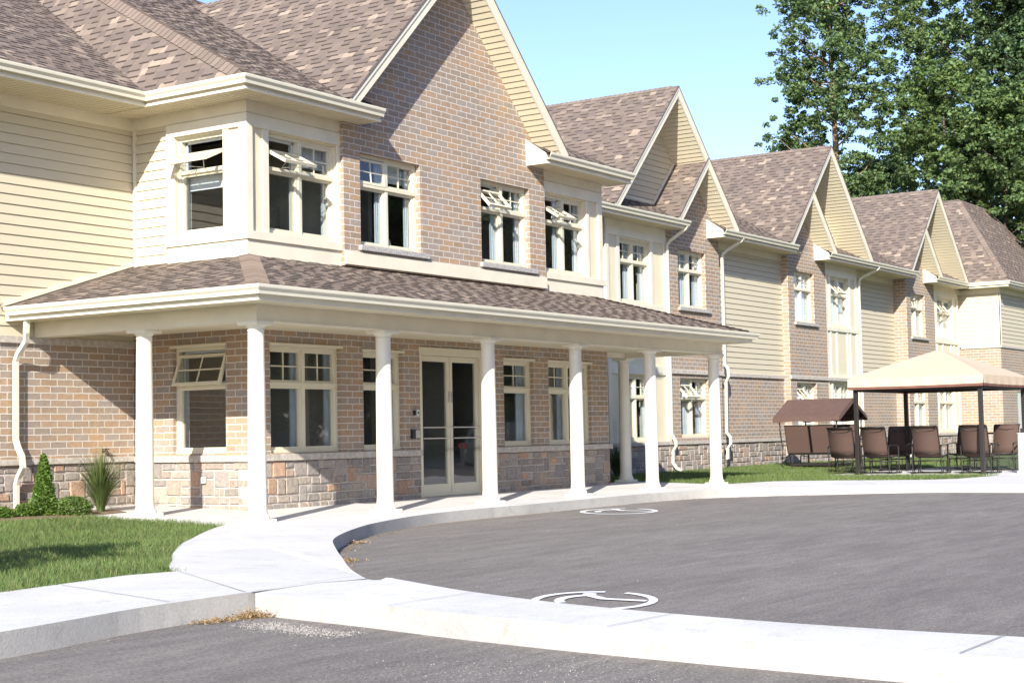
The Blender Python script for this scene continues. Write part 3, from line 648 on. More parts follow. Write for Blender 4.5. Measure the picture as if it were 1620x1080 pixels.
    if bl:
        o = MB(); hi = vt-.03; b(o, u0+fw+.02, u1-fw-.02, hi-bl-.06, hi-.02, -rec-.19, -rec-.165); sub('roller_blind', o, M['blind'])
    elif nm in ('c_up', 'br1', 'bay1', 'p3_up', 'g3_up', 'g2_up'):
        a, c = cellsx[-1]; o = MB(); b(o, a, c, vt+.16, v1-.03, -rec-.22, -rec-.19); sub('roller_blind', o, M['blind'])
    return wo
for w in WIN: make_window(w)
# ---- entrance doors
dr = MB(); b = lambda m, a0, a1, c0, c1, e0, e1: m.box(a0, a1, c0, c1, e0, e1, F1)
X0, X1, Z0, Z1 = 5.79, 7.60, .05, 2.48
b(dr, X0, X0+.06, Z0, Z1, -.16, .01); b(dr, X1-.06, X1, Z0, Z1, -.16, .01); b(dr, X0+.06, X1-.06, Z1-.09, Z1, -.16, .01); b(dr, X0-.04, X1+.04, Z1, Z1+.04, -.02, .03)
DO = part('entrance_frame', dr, M['frame'], bevel=.003)
XM = (X0+X1)/2
for a, c in ((X0+.065, XM-.006), (XM+.006, X1-.065)):
    lf = MB(); lf.m = 0
    z0, z1 = Z0+.01, Z1-.095
    b(lf, a, a+.075, z0, z1, -.11, -.05); b(lf, c-.075, c, z0, z1, -.11, -.05); b(lf, a+.075, c-.075, z1-.09, z1, -.11, -.05); b(lf, a+.075, c-.075, z0, z0+.20, -.11, -.05)
    leaf = part('door', lf, M['frame'], parent=DO, bevel=.003)
    gl = MB(); gl.face([F1(a+.07, z0+.19, -.08), F1(c-.07, z0+.19, -.08), F1(c-.07, z1-.08, -.08), F1(a+.07, z1-.08, -.08)])
    hb = MB()
    for zz in (1.20, 1.02): hb.tube([F1(a+.03, zz, -.01), F1(c-.03, zz, -.01)], .011, 8); hb.tube([F1(a+.05, zz, -.05), F1(a+.05, zz, -.01)], .01, 6); hb.tube([F1(c-.05, zz, -.05), F1(c-.05, zz, -.01)], .01, 6)
    xx = c-.04 if a < 6 else a+.04
    hb.box(xx-.008, xx+.008, 1.62, 1.80, -.05, -.03, F1)
    # both live under the leaf's frame so keep them one level down
    part('door_glass', gl, M['glass'], parent=DO, fix=False); part('push_bar', hb, M['metal'], parent=DO)
mb = MB(); mb.box(5.52, 5.72, 1.02, 1.17, 0, .05, F1); mb.m = 1; mb.box(5.60, 5.715, 1.03, 1.16, .05, .056, F1); part('keypad', mb, [M['black'], M['metal']], bevel=.003)
mb = MB(); mb.box(5.60, 5.64, 1.40, 1.48, 0, .04, F1); mb.m = 1; mb.box(5.64, 5.71, 1.39, 1.49, 0, .05, F1); mb.m = 0; mb.box(5.66, 5.69, 1.42, 1.46, .05, .054, F1); part('intercom', mb, [M['black'], M['pale']], bevel=.003)
mb = MB(); mb.box(2.60, 2.67, .44, .53, .02, .06, LF); part('outlet_cover', mb, M['pale'], bevel=.003)
mb = MB(); mb.tube([W0(1.12, .93, 0), W0(1.12, .93, .10), W0(1.12, .88, .13)], .018, 8); mb.box(1.07, 1.17, .955, .97, .05, .10, W0); mb.tube([W0(1.12, .93, .07), W0(1.12, .96, .07)], .01, 8); part('hose_tap', mb, M['bronze'], bevel=.004)
mb = MB(); mb.box(43.15, 44.1, .0, 2.25, -.1, -.03, FF); part('side_door', mb, M['pale'], bevel=.004)
mb = MB(); mb.box(44.4, 44.6, 2.62, 2.85, 0, .16, FF); mb.tube([FF(44.5, 2.85, .1), FF(44.5, 2.95, .1)], .05, 8); part('wall_lamp', mb, M['bronze'], bevel=.01)
# ---- interior so that the rooms are dim, with floors between storeys
mb = MB()
mb.box(1.9, 11.6, 2.72, 2.95, 0, 0, lambda a, b_, c: (a, 0, 0)) if False else None
mb.box(1.96, 11.7, 2.0, 13.7, 2.95, 3.1); mb.box(-29, 1.7, 4.35, 13.7, 2.95, 3.1); mb.box(11.9, 41, 4.72, 13.7, 2.95, 3.1)
mb.box(-29.5, 59.5, 4.75, 13.7, 5.99, 6.05); mb.box(1.96, 11.7, 1.9, 13.7, 5.99, 6.05)
part('interior_floor', mb, M['roomfloor'])
mb = MB()
mb.box(2.0, 11.6, 5.4, 5.5, .05, 5.95)
for x in (4.0, 5.6, 7.75, 9.5): mb.box(x-.05, x+.05, 2.1 if x not in (5.6, 7.75) else 2.6, 5.4, .05, 5.95)
mb.box(12, 59, 7.6, 7.7, .05, 5.95)
for x in (15.5, 18.7, 22, 25.9, 28.6, 31.3, 35.5, 38.4): mb.box(x-.05, x+.05, 4.75, 7.6, .05, 5.95)
part('interior_wall', mb, M['room'])
# ---- porch
cols = [(2.6*i, 0.0) for i in range(6)]+[(0.0, 2.02), (13.0, 2.02)]
def column(x, y):
    z0 = .004+.03*max(y-.2, 0); zt = 2.55
    mb = MB(); prof = [(.150, z0+.045), (.152, z0+.06), (.148, z0+.085), (.132, z0+.10), (.126, z0+.125), (.122, z0+.16), (.118, z0+.22), (.117, z0+.9), (.112, z0+1.7), (.104, zt-.19), (.104, zt-.12), (.110, zt-.115), (.110, zt-.105), (.104, zt-.10), (.104, zt-.085), (.125, zt-.06), (.138, zt-.045)]
    mb.lathe(prof, x, y, 36); o = part('column', mb, M['column'], smooth=True)
    a = MB(); a.box(x-.17, x+.17, y-.17, y+.17, z0-.005, z0+.045); part('column_base', a, M['column'], parent=o, bevel=.006)
    a = MB(); a.box(x-.165, x+.165, y-.165, y+.165, zt-.045, zt-.001); part('column_capital', a, M['column'], parent=o, bevel=.004)
for c in cols: column(*c)
mb = MB(); bz0, bz1 = 2.55, 2.80
mb.box(-.13, 13.13, -.13, .13, bz0, bz1); mb.box(-.13, .13, .13, 4.08, bz0, bz1); mb.box(12.87, 13.13, .13, 2.15, bz0, bz1); mb.box(11.92, 12.87, 1.89, 2.15, bz0, bz1)
for a in (-.136,): mb.box(-.138, 13.138, -.142, -.13, bz0, bz0+.02)
part('porch_beam', mb, M['trim'], bevel=.004)
mb = MB(); mb.box(.13, 12.87, .13, 1.77, 2.64, 2.66); mb.box(.13, 1.75, 1.77, 4.1, 2.64, 2.66); mb.box(11.93, 12.87, 1.77, 2.0, 2.64, 2.66); part('porch_ceiling', mb, M['soffit'])
PZ = 2.94; po = -.63
mb = MB(); sweep(mb, gutter_prof(PZ, .12, .115), [(po, 3.98), (po, po), (13.47, po), (13.47, 2.3)]); part('gutter', mb, M['gutter'], fix=False)
mb = MB(); sweep(mb, [(.0, PZ-.02), (.0, 2.755), (-.025, 2.755), (-.025, PZ-.02)], [(po, 4.08), (po, po), (13.47, po), (13.47, 2.65)]); part('fascia', mb, M['trim'], fix=False)
mb = MB(); z = 2.765
mb.face([(po, po, z), (13.47, po, z), (13.1, -.1, z), (-.1, -.1, z)]); mb.face([(po, po, z), (-.1, -.1, z), (-.1, 4.1, z), (po, 4.1, z)]); mb.face([(13.47, po, z), (13.47, 2.6, z), (13.1, 2.6, z), (13.1, -.1, z)])
mb.box(12.0, 13.45, 2.15, 2.62, z, z+.03); part('porch_soffit', mb, M['soffit'], fix=False)
ps = .31; q = math.sqrt(1+ps*ps); oz = PZ-.005; oo = -.69
mb = MB()
# front slope
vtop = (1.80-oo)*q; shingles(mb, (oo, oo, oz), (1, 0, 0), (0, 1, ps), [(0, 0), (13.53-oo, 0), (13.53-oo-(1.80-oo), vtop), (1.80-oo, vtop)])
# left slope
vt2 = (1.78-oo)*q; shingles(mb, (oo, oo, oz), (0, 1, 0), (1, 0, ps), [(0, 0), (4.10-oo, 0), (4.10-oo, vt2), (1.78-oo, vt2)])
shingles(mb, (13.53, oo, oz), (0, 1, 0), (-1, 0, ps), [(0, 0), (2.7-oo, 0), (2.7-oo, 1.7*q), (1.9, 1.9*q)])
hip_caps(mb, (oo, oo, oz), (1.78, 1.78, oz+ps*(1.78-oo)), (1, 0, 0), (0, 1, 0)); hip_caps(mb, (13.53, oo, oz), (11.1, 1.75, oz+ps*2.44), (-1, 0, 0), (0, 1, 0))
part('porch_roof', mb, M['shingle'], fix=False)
mb = MB()   # flashing board where the left slope meets the wing wall
mb.face([(oo, 4.085, oz+.02), (1.75, 4.085, oz+ps*(1.75-oo)+.02), (1.75, 4.085, oz+ps*(1.75-oo)+.08), (oo, 4.085, oz+.08)]); mb.face([(oo, 4.05, oz+.02), (1.75, 4.05, oz+ps*(1.75-oo)+.02), (1.75, 4.05, oz+ps*(1.75-oo)+.08), (oo, 4.05, oz+.08)])
mb.face([(oo, 4.05, oz+.08), (1.75, 4.05, oz+ps*(1.75-oo)+.08), (1.75, 4.1, oz+ps*(1.75-oo)+.08), (oo, 4.1, oz+.08)]); part('flashing', mb, M['trim'], fix=False)
# ---- main eaves
GZ = 6.12
def eave(path, ends=True):
    mb = MB(); sweep(mb, gutter_prof(GZ, .12, .12), path); part('gutter', mb, M['gutter'], fix=False)
    mb = MB(); sweep(mb, [(0, GZ-.02), (0, 5.925), (-.02, 5.925), (-.02, GZ-.02)], path); sweep(mb, [(.004, 5.965), (.02, 5.965), (.02, 5.93), (.004, 5.925)], path); part('fascia', mb, M['trim'], fix=False)
eave([(-30, 3.22), (1.18, 3.22), (1.18, 1.25), (4.20, 1.25)]); eave([(9.0, 1.25), (12.10, 1.25)])
eave([(11.9, 3.61), (19.10, 3.61)]); eave([(21.03, 3.61), (25.63, 3.61)]); eave([(27.95, 3.61), (35.40, 3.61)]); eave([(37.35, 3.61), (40.82, 3.61), (40.82, 2.2), (60, 2.2)])
mb = MB(); z = E_-.015
def sof(x0, x1, y0, y1): mb.box(x0, x1, y0, y1, z, z+.012)
sof(-30, 1.20, 3.22, 4.1); sof(1.18, 1.75, 1.25, 4.1); sof(1.75, 3.80, 1.25, 1.77); sof(3.80, 4.20, 1.25, 1.67); sof(9.0, 9.58, 1.25, 1.67); sof(9.58, 12.1, 1.25, 1.80)
sof(11.9, 18.84, 3.61, 4.35); sof(18.84, 19.1, 3.61, 4.05); sof(21.03, 21.66, 3.61, 4.05); sof(21.66, 25.63, 3.61, 4.3); sof(25.63, 26.0, 3.61, 4.3); sof(27.95, 28.72, 3.61, 4.05); sof(28.72, 35.40, 3.61, 4.55); sof(37.35, 38.37, 3.61, 4.05); sof(38.37, 41.3, 3.61, 4.3); sof(40.82, 41.3, 2.2, 4.1); sof(41.3, 60, 2.2, 2.67)
# vent grooves across the soffit
part('eave_soffit', mb, M['soffit'])
mb = MB()
x = 1.30
for k in range(5):
    pass
mb.m = 0
for (xa, xb, y0, y1) in ((1.2, 4.15, 1.27, 1.66), (9.05, 12.0, 1.27, 1.66), (11.9, 18.8, 3.63, 4.08), (21.1, 25.6, 3.63, 4.2), (28.8, 35.3, 3.63, 4.4)):
    xx = xa
    while xx < xb:
        mb.box(xx, xx+.014, y0, y1, z-.006, z)
        xx += .1
    part('soffit_rib', mb, M['soffit'], fix=False); mb = MB()
yy = 1.35
while yy < 4.05: mb.box(1.20, 1.73, yy, yy+.014, z-.006, z); yy += .1
part('soffit_rib', mb, M['soffit'], fix=False); mb = MB()
xx = -12
while xx < 1.1: mb.box(xx, xx+.014, 3.24, 4.06, z-.006, z); xx += .1
part('soffit_rib', mb, M['soffit'], fix=False)
# closed ends of the eave boxes
mb = MB()
for X, y0, y1 in ((9.0, 1.25, 1.67), (21.03, 3.61, 4.05), (27.95, 3.61, 4.05), (37.35, 3.61, 4.05)):
    top = .52*(y1-y0)+.06
    mb = MB(); P_ = [(y0, 5.925), (y1, 5.925), (y1, GZ+top), (y0+.0, GZ+.0)]
    for xx in (X-.02, X): mb.face([(xx, y, z_) for y, z_ in P_])
    for i in range(4): a, c = P_[i], P_[(i+1) % 4]; mb.face([(X-.02, *a), (X, *a), (X, *c), (X-.02, *c)])
    part('eave_end_board', mb, M['trim'])
mb = MB(); mb.box(12.08, 12.1, 1.25, 1.80, 5.925, 6.07); part('eave_end_board', mb, M['trim'])
# ---- main roofs
def roof(name, planes, caps=(), base=0):
    mb = MB()
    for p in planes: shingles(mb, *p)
    for c in caps: hip_caps(mb, *c)
    return part(name, mb, M['shingle'], fix=False)
s = .5; q = math.sqrt(1+s*s); ox, oy, oz = 1.12, 1.18, GZ-.004; XR = 11.95
# hips: left face rises 1.5, right face rises 1.0
zpk = None; t = (XR-ox)/(1/1.5+1); zp = t; yp = zp/s
pk = (ox+zp/1.5, oy+yp, oz+zp)
poly = [(0, 0), (XR-ox, 0), (zp/1.5, yp*q)]
A = clip(poly, -1, 0, 4.24-ox); C_ = clip(poly, 1, 0, -(8.98-ox)); Bp = clip(clip(clip(poly, 1, 0, -(4.24-ox)), -1, 0, 8.98-ox), 0, 1, -(.55*q))
o3 = (ox, oy, oz); U, V = (1, 0, 0), (0, 1, s)
q15 = math.sqrt(1+1.5**2); yv = (3.18-oy)
left_poly = [(0, 0), (yv, 0), (20, 0), (20, zp/1.5*q15), (yp, zp/1.5*q15)]
rp = [(0, 0), (14, 0), (14, zp*math.sqrt(2)), (yp, zp*math.sqrt(2))]
roof('main_roof', [(o3, U, V, A), (o3, U, V, Bp), (o3, U, V, C_), (o3, (0, 1, 0), (1, 0, 1.5), left_poly)],
     [((ox, oy, oz), pk, (1, 0, 0), (0, 1, 0), .17)])
mb = MB(); mb.cur = SH[0]; org = Vector((XR, oy, oz))
mb.face([org+Vector((0, u, 0))+Vector((-1, 0, 1)).normalized()*v for u, v in rp]); part('main_roof', mb, M['shingle'], fix=False)
# left wing front slope (valley with the steep face)
s2 = .57; q2 = math.sqrt(1+s2*s2); hz = 5.2
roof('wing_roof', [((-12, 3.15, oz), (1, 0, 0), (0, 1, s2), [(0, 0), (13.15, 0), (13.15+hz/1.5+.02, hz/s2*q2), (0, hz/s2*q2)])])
mb = MB(); mb.cur = SH[1]; mb.face([(-30, 3.15, oz), (-12, 3.15, oz), (-12, 3.15+hz/s2, oz+hz), (-30, 3.15+hz/s2, oz+hz)]); mb.face([(-30, 3.15+hz/s2, oz+hz), (5, 3.15+hz/s2, oz+hz), (5, 22, 6), (-30, 22, 6)]); part('wing_roof', mb, M['shingle'], fix=False)
# right wing front slope
s3 = .52; q3 = math.sqrt(1+s3*s3); oy3 = 3.55; L3 = 3.22/s3*q3; pl = []
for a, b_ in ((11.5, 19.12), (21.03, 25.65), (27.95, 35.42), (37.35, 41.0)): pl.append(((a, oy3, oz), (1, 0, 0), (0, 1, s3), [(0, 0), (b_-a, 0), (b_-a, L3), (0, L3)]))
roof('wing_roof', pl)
mb = MB(); mb.cur = SH[1]
for a, b_ in ((19.12, 21.03), (25.65, 27.95), (35.42, 37.35)): mb.face([(a, 4.3, oz+.75*s3), (b_, 4.3, oz+.75*s3), (b_, oy3+3.22/s3, oz+3.22), (a, oy3+3.22/s3, oz+3.22)])
mb.face([(11.5, oy3+3.22/s3, oz+3.22), (60, oy3+3.22/s3, oz+3.22), (60, 16, 6), (11.5, 16, 6)]); part('wing_roof', mb, M['shingle'], fix=False)
# far hipped roof
fx, fy = 40.76, 2.14; hz = 3.35; tx, ty = 43.0, 4.5; rx = 46.2
def plane_pts(pts, U):
    o = Vector(pts[0]); U = Vector(U).normalized(); n = (Vector(pts[1])-o).cross(Vector(pts[2])-o).normalized(); V = n.cross(U)
    if V.z < 0: V = -V
    return (o, U, V, [((Vector(p)-o).dot(U), (Vector(p)-o).dot(V)) for p in pts])
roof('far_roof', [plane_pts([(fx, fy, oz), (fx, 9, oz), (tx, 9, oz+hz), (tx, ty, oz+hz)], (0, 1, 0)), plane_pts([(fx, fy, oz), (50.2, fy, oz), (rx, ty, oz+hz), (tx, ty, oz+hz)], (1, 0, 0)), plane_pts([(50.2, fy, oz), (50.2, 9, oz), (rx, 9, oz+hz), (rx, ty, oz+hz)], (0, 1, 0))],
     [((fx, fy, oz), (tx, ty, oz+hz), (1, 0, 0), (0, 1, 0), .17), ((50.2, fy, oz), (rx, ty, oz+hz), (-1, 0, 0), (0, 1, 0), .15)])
mb = MB(); mb.cur = SH[0]; mb.face([(tx, ty, oz+hz), (rx, ty, oz+hz), (rx, 9, oz+hz), (tx, 9, oz+hz)]); mb.face([(50, 2.2, oz), (60, 2.2, oz), (60, 8, oz+3), (50, 8, oz+3)]); part('far_roof', mb, M['shingle'], fix=False)
# ---- gables
R2 = math.sqrt(2)
def gable_side(x0, z0, x1, sgn, yr, yw, yb, parts):
    """one slope from foot (x0,z0) rising to x1; sgn=+1 rises towards +x"""
    L = abs(x1-x0)*R2
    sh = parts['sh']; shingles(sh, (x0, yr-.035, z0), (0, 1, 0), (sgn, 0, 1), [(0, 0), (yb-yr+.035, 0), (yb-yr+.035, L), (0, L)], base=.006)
    # rake board
    rk = parts['rk']; n = Vector((-sgn, 0, 1)).normalized(); d = Vector((sgn, 0, 1)).normalized()
    f0, f1 = Vector((x0, 0, z0)), Vector((x1, 0, z0+abs(x1-x0)))
    def bd(m, h0, h1, y0, y1, e0=0.0, e1=0.0):
        P_ = [f0+n*h1+d*e0, f1+n*h1, f1+n*h0+d*(h0)*0, f0+n*h0+d*e0]
        # mitre at the apex: shift so both boards meet on the centre line
        P_[1] = f1+n*h1+d*(h1); P_[2] = f1+n*h0+d*(h0)
        vv = [(p.x, y, p.z) for y in (y0, y1) for p in P_]
        for fc in ((0, 1, 2, 3), (7, 6, 5, 4), (0, 4, 5, 1), (1, 5, 6, 2), (2, 6, 7, 3), (3, 7, 4, 0)): m.face([vv[i] for i in fc])
    bd(rk, -.185, -.012, yr-.025, yr, .0); bd(rk, -.07, -.012, yr-.04, yr-.025)
    bd(parts['ed'], -.014, .004, yr-.05, yr-.0); 
    # sloped soffit, lapped
    so_ = parts['so']; o = f0+n*(-.175); fr = lambda u, v, h: (o.x+d.x*v-n.x*h, u, o.z+d.z*v-n.z*h)
    Ls = L-.175
    lapped(so_, fr, [(yr, 0), (yw, 0), (yw, Ls), (yr, Ls)], .12, .010, g=.016)
def gable(xl, xr, zb, yr, yw, yb, small=None):
    parts = {k: MB() for k in ('sh', 'rk', 'ed', 'so')}; ax = (xl+xr)/2
    gable_side(xl, zb, ax, 1, yr, yw, yb, parts); gable_side(xr, zb, ax, -1, yr, yw, yb, parts)
    za = zb+(xr-xl)/2
    hip_caps(parts['sh'], (ax, yr-.04, za+.0), (ax, yb, za), (-1, 0, -1), (1, 0, -1), .13)
    if small:
        x0, sg, xe = small; gable_side(x0, zb, xe, sg, yr+.002, yw, yw+.1, parts)
    part('gable_roof', parts['sh'], M['shingle'], fix=False); part('rake_board', parts['rk'], M['trim']); part('drip_edge', parts['ed'], M['edge']); part('rake_soffit', parts['so'], M['siding'] if False else M['soffit'], fix=False)
gable(3.41, 9.68, 6.17, 1.22, 1.68, 7.6)
gable(15.47, 21.82, 6.17, 3.55, 4.44, 9.8, (18.52, 1, 20.17))
gable(25.10, 31.27, 6.17, 3.55, 4.44, 9.8, (28.40, -1, 26.75))
gable(34.68, 40.57, 6.15, 3.55, 4.44, 9.8, (37.81, -1, 36.24))
# recessed siding in the big gables, with trim where it meets the small roof
for xl, xr, zb, sm in ((15.47, 21.82, 6.17, (18.52, 20.17)), (25.10, 31.27, 6.17, (28.40, 26.75)), (34.68, 40.57, 6.15, (37.81, 36.24))):
    ax = (xl+xr)/2; za = zb+(xr-xl)/2-.2
    siding(FR(4.43), [(xl+.62, 6.55), (xr-.62, 6.55), (ax, za-.02)], 6.56, 'gable_siding')
    mb = MB(); y = 4.43; sg = 1 if sm[1] > sm[0] else -1
    a = Vector((sm[0]+sg*.40, 0, zb+.40)); c = Vector((sm[1], 0, zb+abs(sm[1]-sm[0])-.0)); n = Vector((-sg, 0, 1)).normalized()
    P_ = [a+n*.02, c+n*.02, c+n*.10, a+n*.10]; vv = [(p.x, yy, p.z) for yy in (y-.035, y) for p in P_]
    for fc in ((0, 1, 2, 3), (4, 5, 6, 7), (0, 1, 5, 4), (2, 3, 7, 6)): mb.face([vv[i] for i in fc])
    if sg > 0: mb.box(xl+.7, sm[0]+.42, y-.03, y, 6.59, 6.66)
    else: mb.box(sm[0]-.42, xr-.7, y-.03, y, 6.59, 6.66)
    part('gable_trim', mb, M['trim'])
# ---- downspouts
def spout(pts, side=Vector((1, 0, 0)), w=.075, h=.06): 
    mb = MB(); mb.rect_tube(pts, w, h, side); part('downspout', mb, M['gutter'], bevel=.008)
def arcy(pts): return pts
X = -.50
spout([(X-.05, 3.72, 2.84), (X-.05, 3.74, 2.58), (X, 3.80, 2.47), (X+.0, 3.97, 2.30), (X, 4.02, 2.20), (X, 4.02, 1.12), (X, 3.98, 1.02), (X, 3.89, .88), (X, 3.87, .74), (X, 3.97, .60), (X, 4.01, .5), (X, 4.01, .18), (X, 3.96, .14)])
X = 18.80
spout([(19.0, 3.56, 6.0), (19.0, 3.60, 5.93), (18.86, 3.96, 5.66), (X, 4.02, 5.55), (X, 4.02, 1.0), (X, 3.97, .9), (X, 3.91, .8), (X, 3.91, .70), (X, 3.99, .58), (X, 4.0, .30), (X, 3.9, .17), (X, 3.76, .12)])
X = 21.80
spout([(22.15, 3.56, 6.0), (22.15, 3.62, 5.92), (21.90, 3.92, 5.68), (X, 3.99, 5.58), (X, 4.02, 5.45), (X, 4.02, 2.75), (X, 3.93, 2.62), (X, 3.93, 2.42), (X, 4.0, 2.28), (X, 4.02, 1.0), (X, 3.92, .88), (X, 3.92, .70), (X, 4.0, .6), (X, 4.02, .32)])
X = 31.36
spout([(31.9, 3.56, 6.0), (31.85, 3.62, 5.92), (31.5, 3.98, 5.68), (X, 4.02, 5.58), (X, 4.04, 5.4), (X, 4.04, .3)])
# ------------------------------------------------------------------ gazebo
GO = (20.7, -1.95, 0.0)
gz = empty('gazebo', GO, label='sand coloured canvas gazebo on four dark square posts standing by the lawn', cat='gazebo')
hx, hy = 1.80, 1.53
post_xy = [(-1.64, -1.41), (1.62, -1.41), (1.62, 1.41), (-1.64, 1.41)]
def canopy():
    mb = MB(); z0 = 2.14; n = 8
    cs = [(-hx, -hy), (hx, -hy), (hx, hy), (-hx, hy)]
    for k in range(4):
        a, b = cs[k], cs[(k+1) % 4]; rows = []
        for i in range(n+1):
            t = i/n; z = z0+.67*(t**.92); row = []
            for j in range(9):
                s_ = j/8; x = (a[0]+(b[0]-a[0])*s_)*(1-t); y = (a[1]+(b[1]-a[1])*s_)*(1-t)
                sag = -.030*math.sin(math.pi*s_)*math.sin(math.pi*min(1, t*1.1))+.006*math.sin(9*s_+k)*math.sin(math.pi*s_)
                row.append((x, y, z+sag))
            rows.append(row)
        for i in range(n):
            for j in range(8): mb.face([rows[i][j], rows[i][j+1], rows[i+1][j+1], rows[i+1][j]])
    return mb
w = canopy(); o = w.build('canopy', M['canvas'], gz, smooth=True, weld=True); md = o.modifiers.new('thick', 'SOLIDIFY'); md.thickness = .006
es = o.modifiers.new('e', 'EDGE_SPLIT'); es.split_angle = R_(14)
mb = MB(); mb.m = 0
cs = [(-hx, -hy), (hx, -hy), (hx, hy), (-hx, hy)]
for k in range(4):
    a, b = Vector(cs[k]), Vector(cs[(k+1) % 4]); nn_ = Vector(((b-a).y, -(b-a).x)).normalized(); N_ = 24
    for i in range(N_):
        def P(i_, z, e): s_ = i_/N_; p = a+(b-a)*s_; wv = .010*math.sin(i_*1.7+k)*e; return (p.x+nn_.x*(.012*e+wv), p.y+nn_.y*(.012*e+wv), z-.012*math.sin(math.pi*s_)*e)
        mb.m = 0; mb.face([P(i, 2.145, 0), P(i+1, 2.145, 0), P(i+1, 1.965, 1), P(i, 1.965, 1)])
        mb.m = 1; mb.face([P(i, 1.965, 1), P(i+1, 1.965, 1), P(i+1, 1.905, .6), P(i, 1.905, .6)])
mb.build('valance', [M['canvas'], M['canvasdk']], gz, fix=False)
for (x, y) in post_xy:
    mb = MB(); mb.box(x-.045, x+.045, y-.045, y+.045, .02, 1.96); mb.box(x-.08, x+.08, y-.08, y+.08, .004, .02)
    mb.rect_tube([(x, y, 1.62), (x-math.copysign(.22, x), y, 1.88)], .03, .03) if False else None
    mb.build('post', M['bronze'], gz, bevel=.006)
mb = MB()
for a, b in zip(post_xy, post_xy[1:]+post_xy[:1]):
    dx, dy = b[0]-a[0], b[1]-a[1]
    if abs(dx) > abs(dy): mb.box(min(a[0], b[0])+.045, max(a[0], b[0])-.045, a[1]-.02, a[1]+.02, 1.86, 1.95)
    else: mb.box(a[0]-.02, a[0]+.02, min(a[1], b[1])+.045, max(a[1], b[1])-.045, 1.86, 1.95)
for x, y in post_xy: mb.tube([(x*.98, y*.98, 1.96), (x*.03, y*.03, 2.74)], .016, 6)
mb.build('roof_frame', M['bronze'], gz)
# ------------------------------------------------------------------ glider chairs (built at the origin, facing +x)
def make_chair():
    r = empty('patio_chair', (0, 0, 0)); r['category'] = 'chair'
    W = .29
    bp = [(-.20, .40), (-.25, .55), (-.31, .80), (-.37, 1.00), (-.405, 1.045), (-.45, 1.055)]
    mb = MB()
    for (x0, z0), (x1, z1) in zip(bp[:-1], bp[1:]):
        for y0, y1 in ((-W+.01, 0), (0, W-.01)): mb.face([(x0, y0, z0), (x0, y1, z0), (x1, y1, z1), (x1, y0, z1)])
    o = mb.build('back_sling', M['sling'], r, smooth=True, weld=True); o.modifiers.new('t', 'SOLIDIFY').thickness = .006
    mb = MB(); sp = [(-.20, .40), (-.05, .375), (.12, .385), (.25, .41), (.29, .39)]
    for (x0, z0), (x1, z1) in zip(sp[:-1], sp[1:]): mb.face([(x0, -W+.01, z0), (x0, W-.01, z0), (x1, W-.01, z1), (x1, -W+.01, z1)])
    o = mb.build('seat_sling', M['sling'], r, smooth=True, weld=True); o.modifiers.new('t', 'SOLIDIFY').thickness = .006
    mb = MB()
    for y in (-W, W): mb.tube([(x, y, z) for x, z in bp[::-1]]+[(x, y, z) for x, z in sp[1:]], .014, 8)
    mb.tube([(-.45, -W, 1.055), (-.45, W, 1.055)], .014, 8); mb.tube([(.29, -W, .39), (.29, W, .39)], .014, 8); mb.tube([(-.23, -W, .44), (-.23, W, .44)], .011, 8)
    mb.tube([(-.42, -W, 1.03), (-.36, -W*.6, .955), (-.35, 0, .935), (-.36, W*.6, .955), (-.42, W, 1.03)], .011, 8)
    mb.tube([(.0, -W, .36), (.0, W, .36)], .012, 8)
    mb.build('seat_frame', M['bronze'], r, smooth=True)
    for y in (-W-.035, W+.035):
        mb = MB(); mb.rect_tube([(-.31, y, .60), (-.24, y, .635), (.0, y, .64), (.22, y, .63), (.29, y, .60)], .035, .018, Vector((0, 1, 0)))
        mb.tube([(-.29, y, .60), (-.27, y, .10)], .014, 8); mb.tube([(.27, y, .60), (.28, y, .10)], .014, 8); mb.build('armrest', M['bronze'], r)
        mb = MB(); mb.tube([(-.42, y, .03), (-.38, y, .015), (.38, y, .015), (.42, y, .03)], .016, 8); mb.tube([(-.27, y, .10), (-.27, y, .015)], .014, 8); mb.tube([(.28, y, .10), (.28, y, .015)], .014, 8)
        mb.tube([(-.15, y, .02), (-.15, y, .28), (.15, y, .28), (.15, y, .02)], .013, 8); mb.build('base_rail', M['bronze'], r, smooth=True)
    mb = MB()
    for x in (-.30, .30): mb.tube([(x, -W-.035, .02), (x, W+.035, .02)], .013, 8)
    for x in (-.15, .15): mb.tube([(x, -W-.035, .28), (x, W+.035, .28)], .012, 8); mb.tube([(x, -W*.6, .28), (x*.8, -W*.6, .10), (x*.8, W*.6, .10), (x, W*.6, .28)], .009, 6)
    mb.build('glider_base', M['bronze'], r, smooth=True)
    return r
def copy_tree(o, parent=None):
    c = o.copy(); scene.collection.objects.link(c); c.parent = parent
    for ch in list(o.children): copy_tree(ch, c)
    return c
CH = [(19.75, .0, 0.02, 'brown mesh chair turned away, between the canopy swing and the left gazebo post'),
      (19.78, -.80, -.05, 'brown mesh chair turned away, just right of the left gazebo post'),
      (19.80, -1.96, .03, 'brown mesh chair turned away, alone in the middle of the gazebo'),
      (19.72, -3.10, -.02, 'brown mesh chair half hidden behind the right front gazebo post'),
      (22.0, -.38, math.pi+.05, 'dark shaded mesh chair facing the drive, behind the second chair from the left'),
      (22.0, -2.05, math.pi-.08, 'dark shaded mesh chair facing the drive, just left of the right front post'),
      (21.9, -2.96, math.pi+.0, 'mesh chair facing the drive, diagonal shadow on its back, rightmost of the chairs')]
ch0 = make_chair()
for i, (x, y, rz, lab) in enumerate(CH):
    c = ch0 if i == 0 else copy_tree(ch0)
    c.location = (x, y, .006); c.rotation_euler = (0, 0, rz); c['label'] = lab; c['group'] = 'glider chairs under the gazebo'
